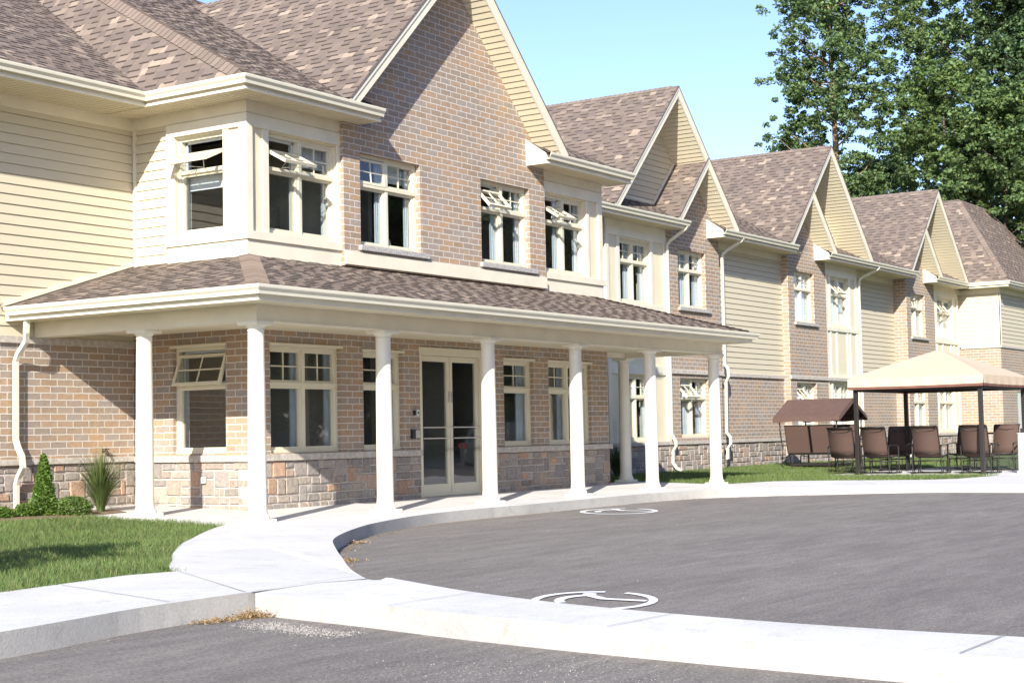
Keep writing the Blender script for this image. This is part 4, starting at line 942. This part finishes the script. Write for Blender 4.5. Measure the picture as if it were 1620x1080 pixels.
# ------------------------------------------------------------------ canopy swing: two facing benches, ridge along y
sw = empty('canopy_swing', (23.45, 2.15, .02), label='brown two bench swing with pitched fabric canopy on the lawn by the brick wall', cat='patio swing')
Wd, Ln = .86, .74
mb = MB()
def cano(x, y):   # height of the canopy cloth
    return 1.80-.46*abs(x)/.95 + .015*math.sin(y*6)*abs(x)
nx, ny = 12, 10
for i in range(-nx, nx):
    for j in range(ny):
        x0, x1 = .95*i/nx, .95*(i+1)/nx; y0, y1 = -.90+1.8*j/ny, -.90+1.8*(j+1)/ny
        mb.face([(x0, y0, cano(x0, y0)), (x1, y0, cano(x1, y0)), (x1, y1, cano(x1, y1)), (x0, y1, cano(x0, y1))])
for sx in (-1, 1):
    for j in range(ny):
        y0, y1 = -.90+1.8*j/ny, -.90+1.8*(j+1)/ny
        mb.face([(sx*.95, y0, cano(.95, y0)), (sx*.95, y1, cano(.95, y1)), (sx*(.965), y1, cano(.95, y1)-.12), (sx*(.965), y0, cano(.95, y0)-.12)])
for sy in (-1, 1):
    for i in range(-nx, nx):
        x0, x1 = .95*i/nx, .95*(i+1)/nx; mb.face([(x0, sy*.90, cano(x0, sy*.9)), (x1, sy*.90, cano(x1, sy*.9)), (x1, sy*.915, cano(x1, sy*.9)-.11), (x0, sy*.915, cano(x0, sy*.9)-.11)])
o = mb.build('canopy', M['brownfab'], sw, weld=True, smooth=True); o.modifiers.new('t', 'SOLIDIFY').thickness = .006; o.modifiers.new('e', 'EDGE_SPLIT').split_angle = R_(35)
for sx in (-1, 1):
    for sy in (-1, 1):
        mb = MB(); mb.tube([(sx*.84, sy*.72, .02), (sx*.86, sy*.72, .30), (sx*.78, sy*.74, .62), (sx*.84, sy*.76, 1.0), (sx*.82, sy*.78, 1.36)], .018, 8)
        mb.tube([(sx*.30, sy*.72, .05), (sx*.34, sy*.72, .34)], .014, 8); mb.tube([(sx*.84, sy*.72, .62), (sx*.46, sy*.72, .62), (sx*.40, sy*.72, .34), (sx*.80, sy*.72, .30)], .014, 8)
        mb.build('leg', M['bronze'], sw, smooth=True)
mb = MB()
for sy in (-1, 1): mb.tube([(-.86, sy*.78, 1.35), (0, sy*.78, 1.77), (.86, sy*.78, 1.35)], .014, 8); mb.tube([(-.84, sy*.72, .04), (.84, sy*.72, .04)], .02, 8)
for x, z in ((-.86, 1.35), (.86, 1.35), (0, 1.77)): mb.tube([(x, -.78, z), (x, .78, z)], .014, 8)
for x in (-.84, .84): mb.tube([(x, -.72, .04), (x, .72, .04)], .02, 8)
mb.build('frame', M['bronze'], sw, smooth=True)
mb = MB(); mb.box(-.60, .60, -.62, .62, .10, .13)
for k in range(9): mb.box(-.60+k*.135, -.50+k*.135, -.62, .62, .13, .145)
mb.build('footboard', M['bronze'], sw)
for sx in (-1, 1):
    bn = MB()
    for y0, y1 in ((-.66, -.03), (.03, .66)):
        P_ = [(sx*.62, .42), (sx*.66, .60), (sx*.72, .85), (sx*.78, 1.12)]
        for (x0, z0), (x1, z1) in zip(P_[:-1], P_[1:]): bn.face([(x0, y0, z0), (x0, y1, z0), (x1, y1, z1), (x1, y0, z1)])
        S_ = [(sx*.62, .42), (sx*.45, .40), (sx*.22, .43)]
        for (x0, z0), (x1, z1) in zip(S_[:-1], S_[1:]): bn.face([(x0, y0, z0), (x0, y1, z0), (x1, y1, z1), (x1, y0, z1)])
    o = bn.build('bench_sling', M['sling'], sw, fix=False); o.modifiers.new('t', 'SOLIDIFY').thickness = .006
    mb = MB()
    for y in (-.66, -.03, .03, .66): mb.tube([(sx*.78, y, 1.12), (sx*.72, y, .85), (sx*.66, y, .60), (sx*.62, y, .42), (sx*.45, y, .40), (sx*.22, y, .43)], .013, 8)
    mb.tube([(sx*.78, -.66, 1.12), (sx*.78, .66, 1.12)], .014, 8); mb.tube([(sx*.62, -.66, .42), (sx*.62, .66, .42)], .014, 8); mb.tube([(sx*.22, -.66, .43), (sx*.22, .66, .43)], .014, 8)
    mb.tube([(sx*.735, -.64, .96), (sx*.725, -.5, .92), (sx*.725, -.2, .92), (sx*.735, -.05, .96)], .009, 6); mb.tube([(sx*.735, .05, .96), (sx*.725, .2, .92), (sx*.725, .5, .92), (sx*.735, .64, .96)], .009, 6)
    mb.box(min(sx*.62, sx*.22), max(sx*.62, sx*.22), -.66, .66, .375, .395)
    mb.build('bench_frame', M['bronze'], sw, smooth=False)
# ------------------------------------------------------------------ things seen through the upper panes
mn = empty('monitor', (2.62, 2.12, 4.13), math.radians(10), label='dark computer monitor standing inside the left pane of the corner bay window', cat='monitor')
mb = MB(); mb.box(-.24, .24, -.02, .02, .10, .42); mb.build('screen', M['black'], mn, bevel=.01)
mb = MB(); mb.box(-.10, .10, -.08, .08, 0, .015); mb.tube([(0, .02, .0), (0, .02, .16)], .02, 8); mb.build('stand', M['black'], mn)
kt = empty('kettle', (5.22, 1.98, 4.07), label='small pale kettle on the inner sill of the gable window above the entrance', cat='kettle')
mb = MB(); mb.lathe([(0, 0), (.075, 0), (.085, .03), (.08, .12), (.06, .18), (.03, .20), (0, .205)], 0, 0, 20); mb.build('kettle_body', M['reveal'], kt, smooth=True)
mb = MB(); mb.tube([(.07, 0, .16), (.13, 0, .15), (.13, 0, .06), (.08, 0, .04)], .012, 8); mb.build('handle', M['black'], kt)
# ------------------------------------------------------------------ pale pedestal at the right edge of the picture
pd = empty('utility_pedestal', (19.78, -4.02, .004), label='pale grey round utility pedestal beside the rightmost gazebo chair', cat='pedestal')
mb = MB(); mb.lathe([(0, 0), (.15, 0), (.15, .03), (.11, .05), (.105, .84), (.12, .85), (.12, .87), (0, .875)], 0, 0, 28); mb.build('post', M['pale'], pd, smooth=False)
mb = MB(); mb.box(-.05, -.01, -.03, .03, .87, .97); mb.box(.03, .07, -.03, .02, .87, .94); mb.build('fitting', M['bronze'], pd, bevel=.006)
# ------------------------------------------------------------------ vegetation helpers
rg = np.random.default_rng(11)
def leaf_quads(C_, size, rg, up=.35, aspect=.62):
    n = len(C_); d = rg.normal(size=(n, 3)); d[:, 2] *= .6; d /= np.linalg.norm(d, axis=1)[:, None]
    nm = rg.normal(size=(n, 3)); nm[:, 2] += up*2; b = np.cross(nm, d); b /= np.maximum(np.linalg.norm(b, axis=1)[:, None], 1e-6)
    s = size*rg.uniform(.65, 1.3, n)[:, None]; d = d*s; b = b*s*aspect
    V = np.stack([C_-d*.5, C_+b*.5-d*.05, C_+d*.5, C_-b*.5-d*.05], 1).reshape(-1, 3)
    return V, np.arange(4*n).reshape(n, 4)
def palette(n, cols, rg, var=.25):
    cols = np.array(cols); c = cols[rg.integers(0, len(cols), n)]*rg.uniform(1-var, 1+var, n)[:, None]; return c
def tree(name, label, x, y, z0, H, zc, R, ncl, nlf, lsize, seed, cols, lean=(0, 0), group='trees rising behind the residence roofs', bark='bark', trunk_r=.24, taper=1.0, cat='tree', kindsp='ell'):
    rg = np.random.default_rng(seed); r = random.Random(seed)
    root = empty(name, (x, y, z0), label=label, cat=cat, group=group)
    tr = MB(); pts = []; n = 9
    ph = r.uniform(0, 6)
    for i in range(n):
        t = i/(n-1); pts.append((lean[0]*t+.35*math.sin(2.2*t*3+ph)*t, lean[1]*t+.3*math.cos(1.7*t*3+ph)*t, H*.93*t))
    tr.tube(pts, [trunk_r*(1-.88*(i/(n-1))**1.1) for i in range(n)], 9)
    CL = []
    for k in range(ncl):
        t = r.random()**.85; z = zc+(H-zc)*t
        if kindsp == 'ell': rad = R*math.sqrt(max(.03, 1-((t-.38)/.66)**2)) if t > .38 else R*(.62+.38*(t/.38))
        else: rad = R*(1-t)*1.05+.25
        rad *= r.uniform(.75, 1.15)
        a = r.uniform(0, 2*math.pi); rr_ = rad*(r.random()**.45)
        i = min(n-2, int(z/(H*.93)*(n-1))) if z < H*.93 else n-2; f = min(1, z/(H*.93)*(n-1)-i)
        bx = pts[i][0]+(pts[i+1][0]-pts[i][0])*f; by = pts[i][1]+(pts[i+1][1]-pts[i][1])*f
        c = (bx+rr_*math.cos(a), by+rr_*math.sin(a), z); CL.append(c)
        if r.random() < .38:
            zb = max(zc*.8, z-rr_*r.uniform(.35, .8)-.2); j = min(n-2, int(zb/(H*.93)*(n-1))); g_ = min(1, zb/(H*.93)*(n-1)-j)
            s_ = (pts[j][0]+(pts[j+1][0]-pts[j][0])*g_, pts[j][1]+(pts[j+1][1]-pts[j][1])*g_, zb); m_ = tuple((s_[q]*.45+c[q]*.55)+(0, 0, -.15*rr_)[q] for q in range(3))
            tr.tube([s_, m_, c], [trunk_r*.17, trunk_r*.10, .012], 5, cap=False)
    tr.build('trunk', M[bark], root, smooth=True, fix=False)
    # each limb end carries a spray of small twig clusters, so the outline is ragged and the sky shows through
    CL = np.array(CL); sub = 9; S_ = np.repeat(CL, sub, 0)+rg.normal(size=(ncl*sub, 3))*R*np.array([.17, .17, .13])
    m = ncl*nlf; ci = rg.integers(0, len(S_), m); d = rg.normal(size=(m, 3)); d /= np.linalg.norm(d, axis=1)[:, None]
    sz = rg.uniform(.5, 1.25, len(S_))[ci]; rr2 = rg.random(m)**.5; P_ = S_[ci]+d*(sz*rr2*R*.115)[:, None]*np.array([1, 1, .7]); ci = ci//sub
    V, F = leaf_quads(P_, lsize, rg); shade = rg.uniform(.78, 1.22, ncl)[ci]
    colr = palette(m, cols, rg)*shade[:, None]
    big_mesh('crown', V, F, colr, M['leaf'], root)
    return root
GR = [(.105, .175, .065), (.14, .215, .085), (.085, .145, .055), (.18, .25, .10)]
GD = [(.045, .085, .035), (.055, .10, .04), (.07, .12, .045)]
GY = [(.125, .185, .05), (.155, .215, .06), (.10, .155, .045)]
def at(px, d, z):
    lat = (px-810)/FPX*d; return (CX+lat*cyw+d*syw, CY-lat*syw+d*cyw)
TREES = [
 (1332, 75, 25.5, 8.5, 2.75, 165, 440, .16, 21, GR+GY[:1], (0, 0), 'tall airy poplar with an orange trunk, leftmost of the trees behind the gables', 'bark', .30),
 (1285, 77, 16.6, 9.5, 1.6, 40, 260, .16, 22, GR, (-.3, 0), 'lower leafy tree at the far left of the group, just above a gable ridge', 'barkdk', .16),
 (1476, 78, 24.5, 8.0, 2.6, 130, 400, .16, 23, GR+GY, (.2, .2), 'tall green tree with forked pale trunk, second from the left behind the gables', 'bark', .28),
 (1558, 72, 25.5, 7.5, 2.6, 130, 360, .18, 24, GR+GY[:1], (.3, 0), 'tall broad leafy tree behind the far hipped roof, third from the left', 'bark', .30),
 (1632, 70, 24.0, 6.0, 2.7, 140, 380, .18, 25, GR+GD[:1], (0, 0), 'tall tree cut by the right edge of the picture', 'barkdk', .30),
 (1500, 64, 15.5, 5.0, 2.4, 90, 420, .17, 26, GY+GR[:1], (0, 0), 'lower yellow green tree in front, left of the far roof ridge', 'barkdk', .2),
 (1600, 62, 14.0, 4.0, 2.6, 110, 420, .17, 27, GY+GR, (0, 0), 'lower bushy green tree right behind the slope of the far hipped roof', 'barkdk', .2),
 (1400, 84, 15.2, 6.0, 3.0, 80, 380, .20, 28, GD+GR, (0, 0), 'dark low tree filling the gap under the forked tree', 'barkdk', .2),
 (1690, 68, 22.0, 4.0, 3.4, 120, 380, .20, 29, GD+GR, (0, 0), 'dark tree beyond the right edge of the picture, last of the row', 'barkdk', .3),
 (1126, 80, 14.9, 11.0, .9, 14, 200, .16, 30, GD, (0, 0), 'tip of a small dark tree peeping over a roof ridge into open sky', 'barkdk', .12),
]
for px, d, H_, zc, R0, nc, nl, ls, sd, cl, ln_, lab, bk, tr_ in TREES:
    x, y = at(px, d, 0); tree('broadleaf_tree', lab, x, y, 0, H_, zc, R0, nc, nl, ls, sd, cl, ln_, bark=bk, trunk_r=tr_)
# wood across the road, seen only mirrored in the window panes
base_t = None
wood = []
for k in range(30):
    a = (k % 15)/14; x = -2+a*112+(4 if k > 14 else 0); y = -34-10*math.sin(a*3.0)-(k % 3)*2.5-(9 if k > 14 else 0)
    if k < 3:
        t_ = tree('roadside_tree', '', x, y, 0, 19.5+k, .8, 5.0, 130, 300, .42, 60+k, GR, group='trees across the road', bark='barkdk', trunk_r=.3)
    else:
        t_ = copy_tree(wood[k % 3]); t_.location = (x, y, 0); t_.rotation_euler = (0, 0, k*1.3)
    t_['label'] = 'dense dark tree across the road, mirrored in the window panes'; wood.append(t_)
tree('young_tree', 'young round crowned tree beyond the left edge, casting the shadow on the lawn', -8.25, -3.35, -.03, 2.35, 1.35, .75, 40, 200, .07, 90, GR, (0, 0), group='trees planted by the walk', bark='barkdk', trunk_r=.035)
sheet('verge', [(-20, -28), (200, -28), (200, -120), (-20, -120)], -.16, M['field'])
# ---- shrubs and grasses by the porch
def shrub(name, label, cat, x, y, z0, H, R, n, ls, seed, cols, shape, group=None):
    rg = np.random.default_rng(seed); root = empty(name, (x, y, z0), label=label, cat=cat)
    if group: root['group'] = group
    t = rg.random(n)
    if shape == 'cone': rad = R*(1-t)**.75*(.9+.1*np.sin(t*30)); z = H*t
    else: th = np.arccos(1-t); rad = R*np.sin(np.clip(np.arccos(2*t-1), 0, np.pi)); z = H*t
    a = rg.uniform(0, 2*np.pi, n); rr_ = rad*(.55+.5*rg.random(n)**.6)+.05*np.sin(a*5+t*22)*R
    P_ = np.stack([rr_*np.cos(a), rr_*np.sin(a), z], 1)+rg.normal(scale=.012, size=(n, 3))
    V, F = leaf_quads(P_, ls, rg, up=.2, aspect=.5); cl = palette(n, cols, rg, .3)
    big_mesh('foliage', V, F, cl, M['leaf'], root)
    mb = MB(); mb.tube([(0, 0, 0), (.01, 0, H*.5), (0, 0, H*.92)], [.02, .014, .004], 6)
    for k in range(7):
        an = k*2.4; mb.tube([(0, 0, H*.1*k+.02), (R*.5*math.cos(an), R*.5*math.sin(an), H*.1*k+.12)], [.008, .003], 5)
    mb.build('stem', M['barkdk'], root); return root
CED = [(.09, .17, .02), (.12, .21, .03), (.06, .125, .02), (.15, .23, .04)]
shrub('cedar_shrub', 'bright green conical cedar shrub between the left downspout and the tall grass clump', 'shrub', -.62, 3.30, .07, .83, .215, 6500, .042, 41, CED, 'cone')
shrub('low_shrub', 'low round yellow green shrub at the right foot of the conical cedar', 'shrub', -.36, 3.02, .06, .27, .24, 2600, .04, 42, CED+GY, 'ball', 'low round shrubs in the bed')
shrub('low_shrub', 'low green shrub at the left foot of the conical cedar, against the downspout', 'shrub', -.90, 3.30, .06, .20, .17, 1800, .04, 43, CED, 'ball', 'low round shrubs in the bed')
shrub('low_shrub', 'small green shrub cut by the left edge of the picture', 'shrub', -1.32, 3.32, .06, .17, .17, 2000, .04, 44, CED, 'ball', 'low round shrubs in the bed')
def grass_clump(name, label, x, y, z0, H, spread, n, seed, cols, plumes=0, group=None):
    rg = np.random.default_rng(seed); root = empty(name, (x, y, z0), label=label, cat='ornamental grass')
    if group: root['group'] = group
    V = []; F = []; C_ = []
    for i in range(n):
        a = rg.uniform(0, 6.283); b0 = rg.uniform(0, .05); h = H*rg.uniform(.55, 1.05); o = spread*rg.random()**1.1; w = .0055*rg.uniform(.7, 1.3)
        dx, dy = math.cos(a), math.sin(a); c = palette(1, cols, rg)[0]; m = 6; base = len(V)
        for j in range(m+1):
            t = j/m; r_ = b0+o*t**1.7; z = h*(t-.28*t**3*(o/spread)**1.5); ww = w*(1-t**2)+.0006; V.append((r_*dx-dy*ww, r_*dy+dx*ww, z)); V.append((r_*dx+dy*ww, r_*dy-dx*ww, z))
        for j in range(m): F.append((base+2*j, base+2*j+1, base+2*j+3, base+2*j+2)); C_.append(c)
    big_mesh('blades', np.array(V), np.array(F), np.array(C_), M['grassblade'], root)
    for k in range(plumes):
        mb = MB(); a = rg.uniform(0, 6.283); o = rg.uniform(.05, .28); h = H*rg.uniform(1.25, 1.75)
        pts = [(0, 0, 0), (o*.4*math.cos(a), o*.4*math.sin(a), h*.6), (o*math.cos(a), o*math.sin(a), h)]
        mb.tube(pts, [.0022, .002, .0015], 4)
        for q in range(16):
            t = .78+.22*q/16; px_, py_, pz_ = o*t*math.cos(a), o*t*math.sin(a), h*t; e = rg.normal(scale=.014, size=3); mb.tube([(px_, py_, pz_), (px_+e[0], py_+e[1], pz_+.02+abs(e[2]))], .0012, 3, cap=False)
        mb.build('plume', M['straw'], root, fix=False)
    return root
grass_clump('grass_clump', 'tall ornamental grass clump with thin straw plumes left of the corner porch column', .28, 3.20, .08, .92, .62, 520, 51, [(.09, .14, .035), (.13, .17, .05), (.17, .19, .07), (.07, .11, .03)], 9)
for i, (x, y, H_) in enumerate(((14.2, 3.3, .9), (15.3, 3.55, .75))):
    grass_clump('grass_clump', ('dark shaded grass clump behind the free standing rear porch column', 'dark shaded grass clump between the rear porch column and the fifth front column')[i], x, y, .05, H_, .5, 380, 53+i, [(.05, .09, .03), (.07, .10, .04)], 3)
grass_clump('grass_clump', 'small yellowish grass clump on the lawn behind the middle gazebo chair', 29.5, 3.1, .05, .9, .45, 300, 57, [(.16, .19, .06), (.12, .16, .05)], 0)
# garden bed
sheet('mulch_bed', [(-8, 2.95), (-1.6, 2.72), (-.7, 2.55), (-.2, 2.75), (.45, 2.86), (.65, 3.3), (.3, 3.75), (-.2, 4.1), (-8, 4.1)], lambda x, y: .02+.035*y-.03, M['mulch'])
# ---- lawn blades
def in_poly(px, py, poly):
    ins = np.zeros(len(px), bool); n = len(poly)
    for i in range(n):
        x0, y0 = poly[i]; x1, y1 = poly[(i+1) % n]; c = ((y0 > py) != (y1 > py)) & (px < (x1-x0)*(py-y0)/(y1-y0+1e-12)+x0); ins ^= c
    return ins
def lawn(name, poly, box, n, H_, w, seed, zf, cols, excl=()):
    rg = np.random.default_rng(seed); x = rg.uniform(box[0], box[1], n); y = rg.uniform(box[2], box[3], n); k = in_poly(x, y, poly)
    for e in excl: k &= ~in_poly(x, y, e)
    x, y = x[k], y[k]; n = len(x); z = zf(x, y); patch = .5+.5*np.sin(x*1.3+np.sin(y*2.1)*1.4)*np.sin(y*1.7+x*.6)
    h = H_*rg.uniform(.5, 1.25, n)*(.8+.35*patch); a = rg.uniform(0, 6.283, n); tl = rg.normal(scale=.45, size=(n, 2))*h[:, None]
    dx, dy = np.cos(a)*w, np.sin(a)*w
    V = np.stack([np.stack([x-dx, y-dy, z], 1), np.stack([x+dx, y+dy, z], 1), np.stack([x+tl[:, 0], y+tl[:, 1], z+h], 1)], 1).reshape(-1, 3)
    c = palette(n, cols, rg, .25)*(.82+.36*patch)[:, None]; dry = rg.random(n) < .06; c[dry] = np.array([.30, .26, .12])*rg.uniform(.7, 1.1, dry.sum())[:, None]
    o = big_mesh(name, V, np.arange(3*n).reshape(n, 3), c, M['grassblade']); return tag(o, 'short green lawn grass', None, None, 'stuff')
LG = [(.115, .175, .05), (.145, .21, .06), (.095, .15, .04), (.175, .23, .08)]
bed = [(-8, 2.95), (-1.6, 2.72), (-.7, 2.55), (-.2, 2.75), (.45, 2.86), (.65, 3.3), (.3, 3.75), (-.2, 4.1), (-8, 4.1)]
lawn('lawn_grass', LL, (-9.5, -.3, -4.6, 4.2), 150000, .06, .0042, 71, lambda x, y: -.025+np.where(y > 0, .035*y, 0), LG, (bed,))
lawn('lawn_grass', LRG, (11.8, 32, -3.9, 4.3), 120000, .075, .006, 72, lambda x, y: -.012+np.where(y > 0, .02*y, 0), LG)
lawn('lawn_grass', [(18.4, .1), (32, .1), (32, 4.3), (18.4, 4.3)], (18.4, 32, .1, 4.3), 30000, .075, .006, 73, lambda x, y: -.012+.02*y, LG)
# ---- litter: straw at the kerb feet, pale dust, pebbles
def flakes(name, label, pts, n, s, mat, seed, z, spread, h=0.0):
    rg = np.random.default_rng(seed); P_ = np.array(pts); i = rg.integers(0, len(P_)-1, n) if len(P_) > 1 else np.zeros(n, int)
    t = rg.random(n)[:, None]; C_ = P_[i]*(1-t)+P_[np.minimum(i+1, len(P_)-1)]*t; C_ = C_+rg.normal(size=(n, 2))*spread
    zz = z+np.abs(rg.normal(scale=h+1e-4, size=n)); V, F = leaf_quads(np.column_stack([C_, zz]), s, rg, up=2.5, aspect=.5); V[:, 2] = np.maximum(V[:, 2], z)
    o = big_mesh(name, V, F, np.ones((n, 3)), mat); return tag(o, label, None, None, 'stuff')
flakes('dry_straw', 'dry tan straw heaped at the kerb corner', [(-6.90, -6.27), (-6.82, -6.34)], 650, .022, M['straw'], 81, -.148, .06, .02)
flakes('dry_straw', 'dry tan litter along the kerb foot', [(-7.0, -6.3), (-7.3, -6.24)], 350, .025, M['straw'], 82, -.148, .06, .01)
kp = [(x+.06, y-.07) for x, y in COURT[5:24]]
flakes('dry_straw', 'scattered dry litter along the curved kerb', kp, 1100, .022, M['straw'], 83, -.147, .05, .004)
flakes('dry_straw', 'small clumps of litter in the curved kerb', [(-.9, -2.25), (-.7, -2.2)], 200, .028, M['straw'], 84, -.147, .07, .012)
flakes('dry_straw', 'small clumps of litter in the tight bend of the kerb', [(-3.0, -3.95), (-2.8, -3.75)], 240, .028, M['straw'], 85, -.147, .07, .012)
flakes('pale_dust', 'pale grit spilt on the asphalt by the kerb corner', [(-7.15, -6.6), (-7.25, -7.0), (-7.35, -7.5)], 5200, .014, M['limestone'], 86, -.148, .085, 0)
flakes('pale_dust', 'thin pale grit drifts on the near asphalt', [(-8.2, -8.6), (-8.0, -9.4), (-8.3, -10.4), (-8.6, -8.8)], 2500, .010, M['limestone'], 87, -.148, .28, 0)
flakes('pebbles', 'tiny pale pebbles scattered over the asphalt', [(2, -2), (8, -3), (1, -6), (9, -6), (-3, -6), (-9, -8), (-8, -10)], 300, .022, M['limestone'], 88, -.147, 1.6, .002)
# ---- the car mirrored in the entrance glass
car = empty('parked_car', (26.3, -9.0, -.15), math.radians(50), label='dark green grey estate car parked across the court, mirrored in the door glass', cat='car')
mb = MB()
prof = [(-2.30, .42, .78), (-2.28, .30, .98), (-2.15, .24, 1.05), (-1.2, .24, 1.02), (0, .24, 1.0), (1.0, .24, .98), (1.9, .26, .84), (2.25, .32, .70), (2.33, .42, .62)]
rings = []
for x, zl, zh in prof:
    w_ = .90-.08*max(0, abs(x)-1.8); rings.append([(x, -w_, zl+.1), (x, -w_*1.0, (zl+zh)/2), (x, -w_*.97, zh-.04), (x, -w_*.88, zh), (x, w_*.88, zh), (x, w_*.97, zh-.04), (x, w_, (zl+zh)/2), (x, w_, zl+.1), (x, w_*.8, zl), (x, -w_*.8, zl)])
for A_, B_ in zip(rings, rings[1:]):
    for k in range(10): mb.face([A_[k], A_[(k+1) % 10], B_[(k+1) % 10], B_[k]])
mb.face(rings[0]); mb.face(rings[-1])
mb.build('body', M['carpaint'], car, smooth=True, weld=True, bevel=.02)
mb = MB(); cab = [(-2.12, 1.03, -1.75, 1.60), (-1.0, 1.02, -1.0, 1.66), (.45, 1.0, .15, 1.62), (1.15, .97, .2, 1.60)]
mb.face([(-1.85, -.62, 1.62), (.15, -.62, 1.64), (.15, .62, 1.64), (-1.85, .62, 1.62)]); mb.face([(-1.85, -.62, 1.65), (.15, -.62, 1.67), (.15, .62, 1.67), (-1.85, .62, 1.65)])
for sy in (-1, 1):
    for x in ((-2.15, -1.85), (-.95, -.93), (.0, .02), (1.12, .15)): mb.tube([(x[0], sy*.84, 1.0), (x[1], sy*.63, 1.65)], .03, 6)
    mb.tube([(-1.7, sy*.55, 1.70), (0, sy*.55, 1.71)], .015, 6)
mb.build('roof', M['carpaint'], car)
mb = MB()
for sy in (-1, 1): mb.face([(-2.15, sy*.84, 1.0), (1.12, sy*.84, .98), (.15, sy*.63, 1.63), (-1.85, sy*.63, 1.62)])
mb.face([(1.15, -.8, .98), (1.15, .8, .98), (.15, .62, 1.63), (.15, -.62, 1.63)]); mb.face([(-2.17, -.8, 1.0), (-2.17, .8, 1.0), (-1.86, .62, 1.62), (-1.86, -.62, 1.62)])
mb.build('window_glass', M['carpaint'], car, fix=False)
for sx in (-1.38, 1.45):
    for sy in (-1, 1):
        def cyl(r, y0, y1, n=28):
            m = MB(); P0 = [(sx+r*math.cos(6.2832*k/n), sy*y0, .36+r*math.sin(6.2832*k/n)) for k in range(n)]; P1 = [(p[0], sy*y1, p[2]) for p in P0]
            for k in range(n): m.face([P0[k], P0[(k+1) % n], P1[(k+1) % n], P1[k]])
            m.face(P0); m.face(P1); return m
        ty_ = cyl(.36, .72, .915).build('wheel', M['tyre'], car)
        m = MB()
        for k in range(5):
            for o_ in (-.16, .16): a = 6.2832*k/5+o_; m.tube([(sx+.05*math.cos(a), sy*.925, .36+.05*math.sin(a)), (sx+.24*math.cos(a), sy*.925, .36+.24*math.sin(a))], .017, 5)
        m.tube([(sx+.25*math.cos(6.2832*k/24), sy*.92, .36+.25*math.sin(6.2832*k/24)) for k in range(25)], .018, 6); m.build('rim', M['rim'], ty_)
for sy in (-1, 1):
    mb = MB(); mb.box(-2.31, -2.22, min(sy*.66, sy*.86), max(sy*.66, sy*.86), .82, .98); mb.build('tail_light', M['red'], car, bevel=.01)
    mb = MB(); mb.box(2.12, 2.24, min(sy*.60, sy*.85), max(sy*.60, sy*.85), .66, .76); mb.build('headlight', M['rim'], car, bevel=.01)
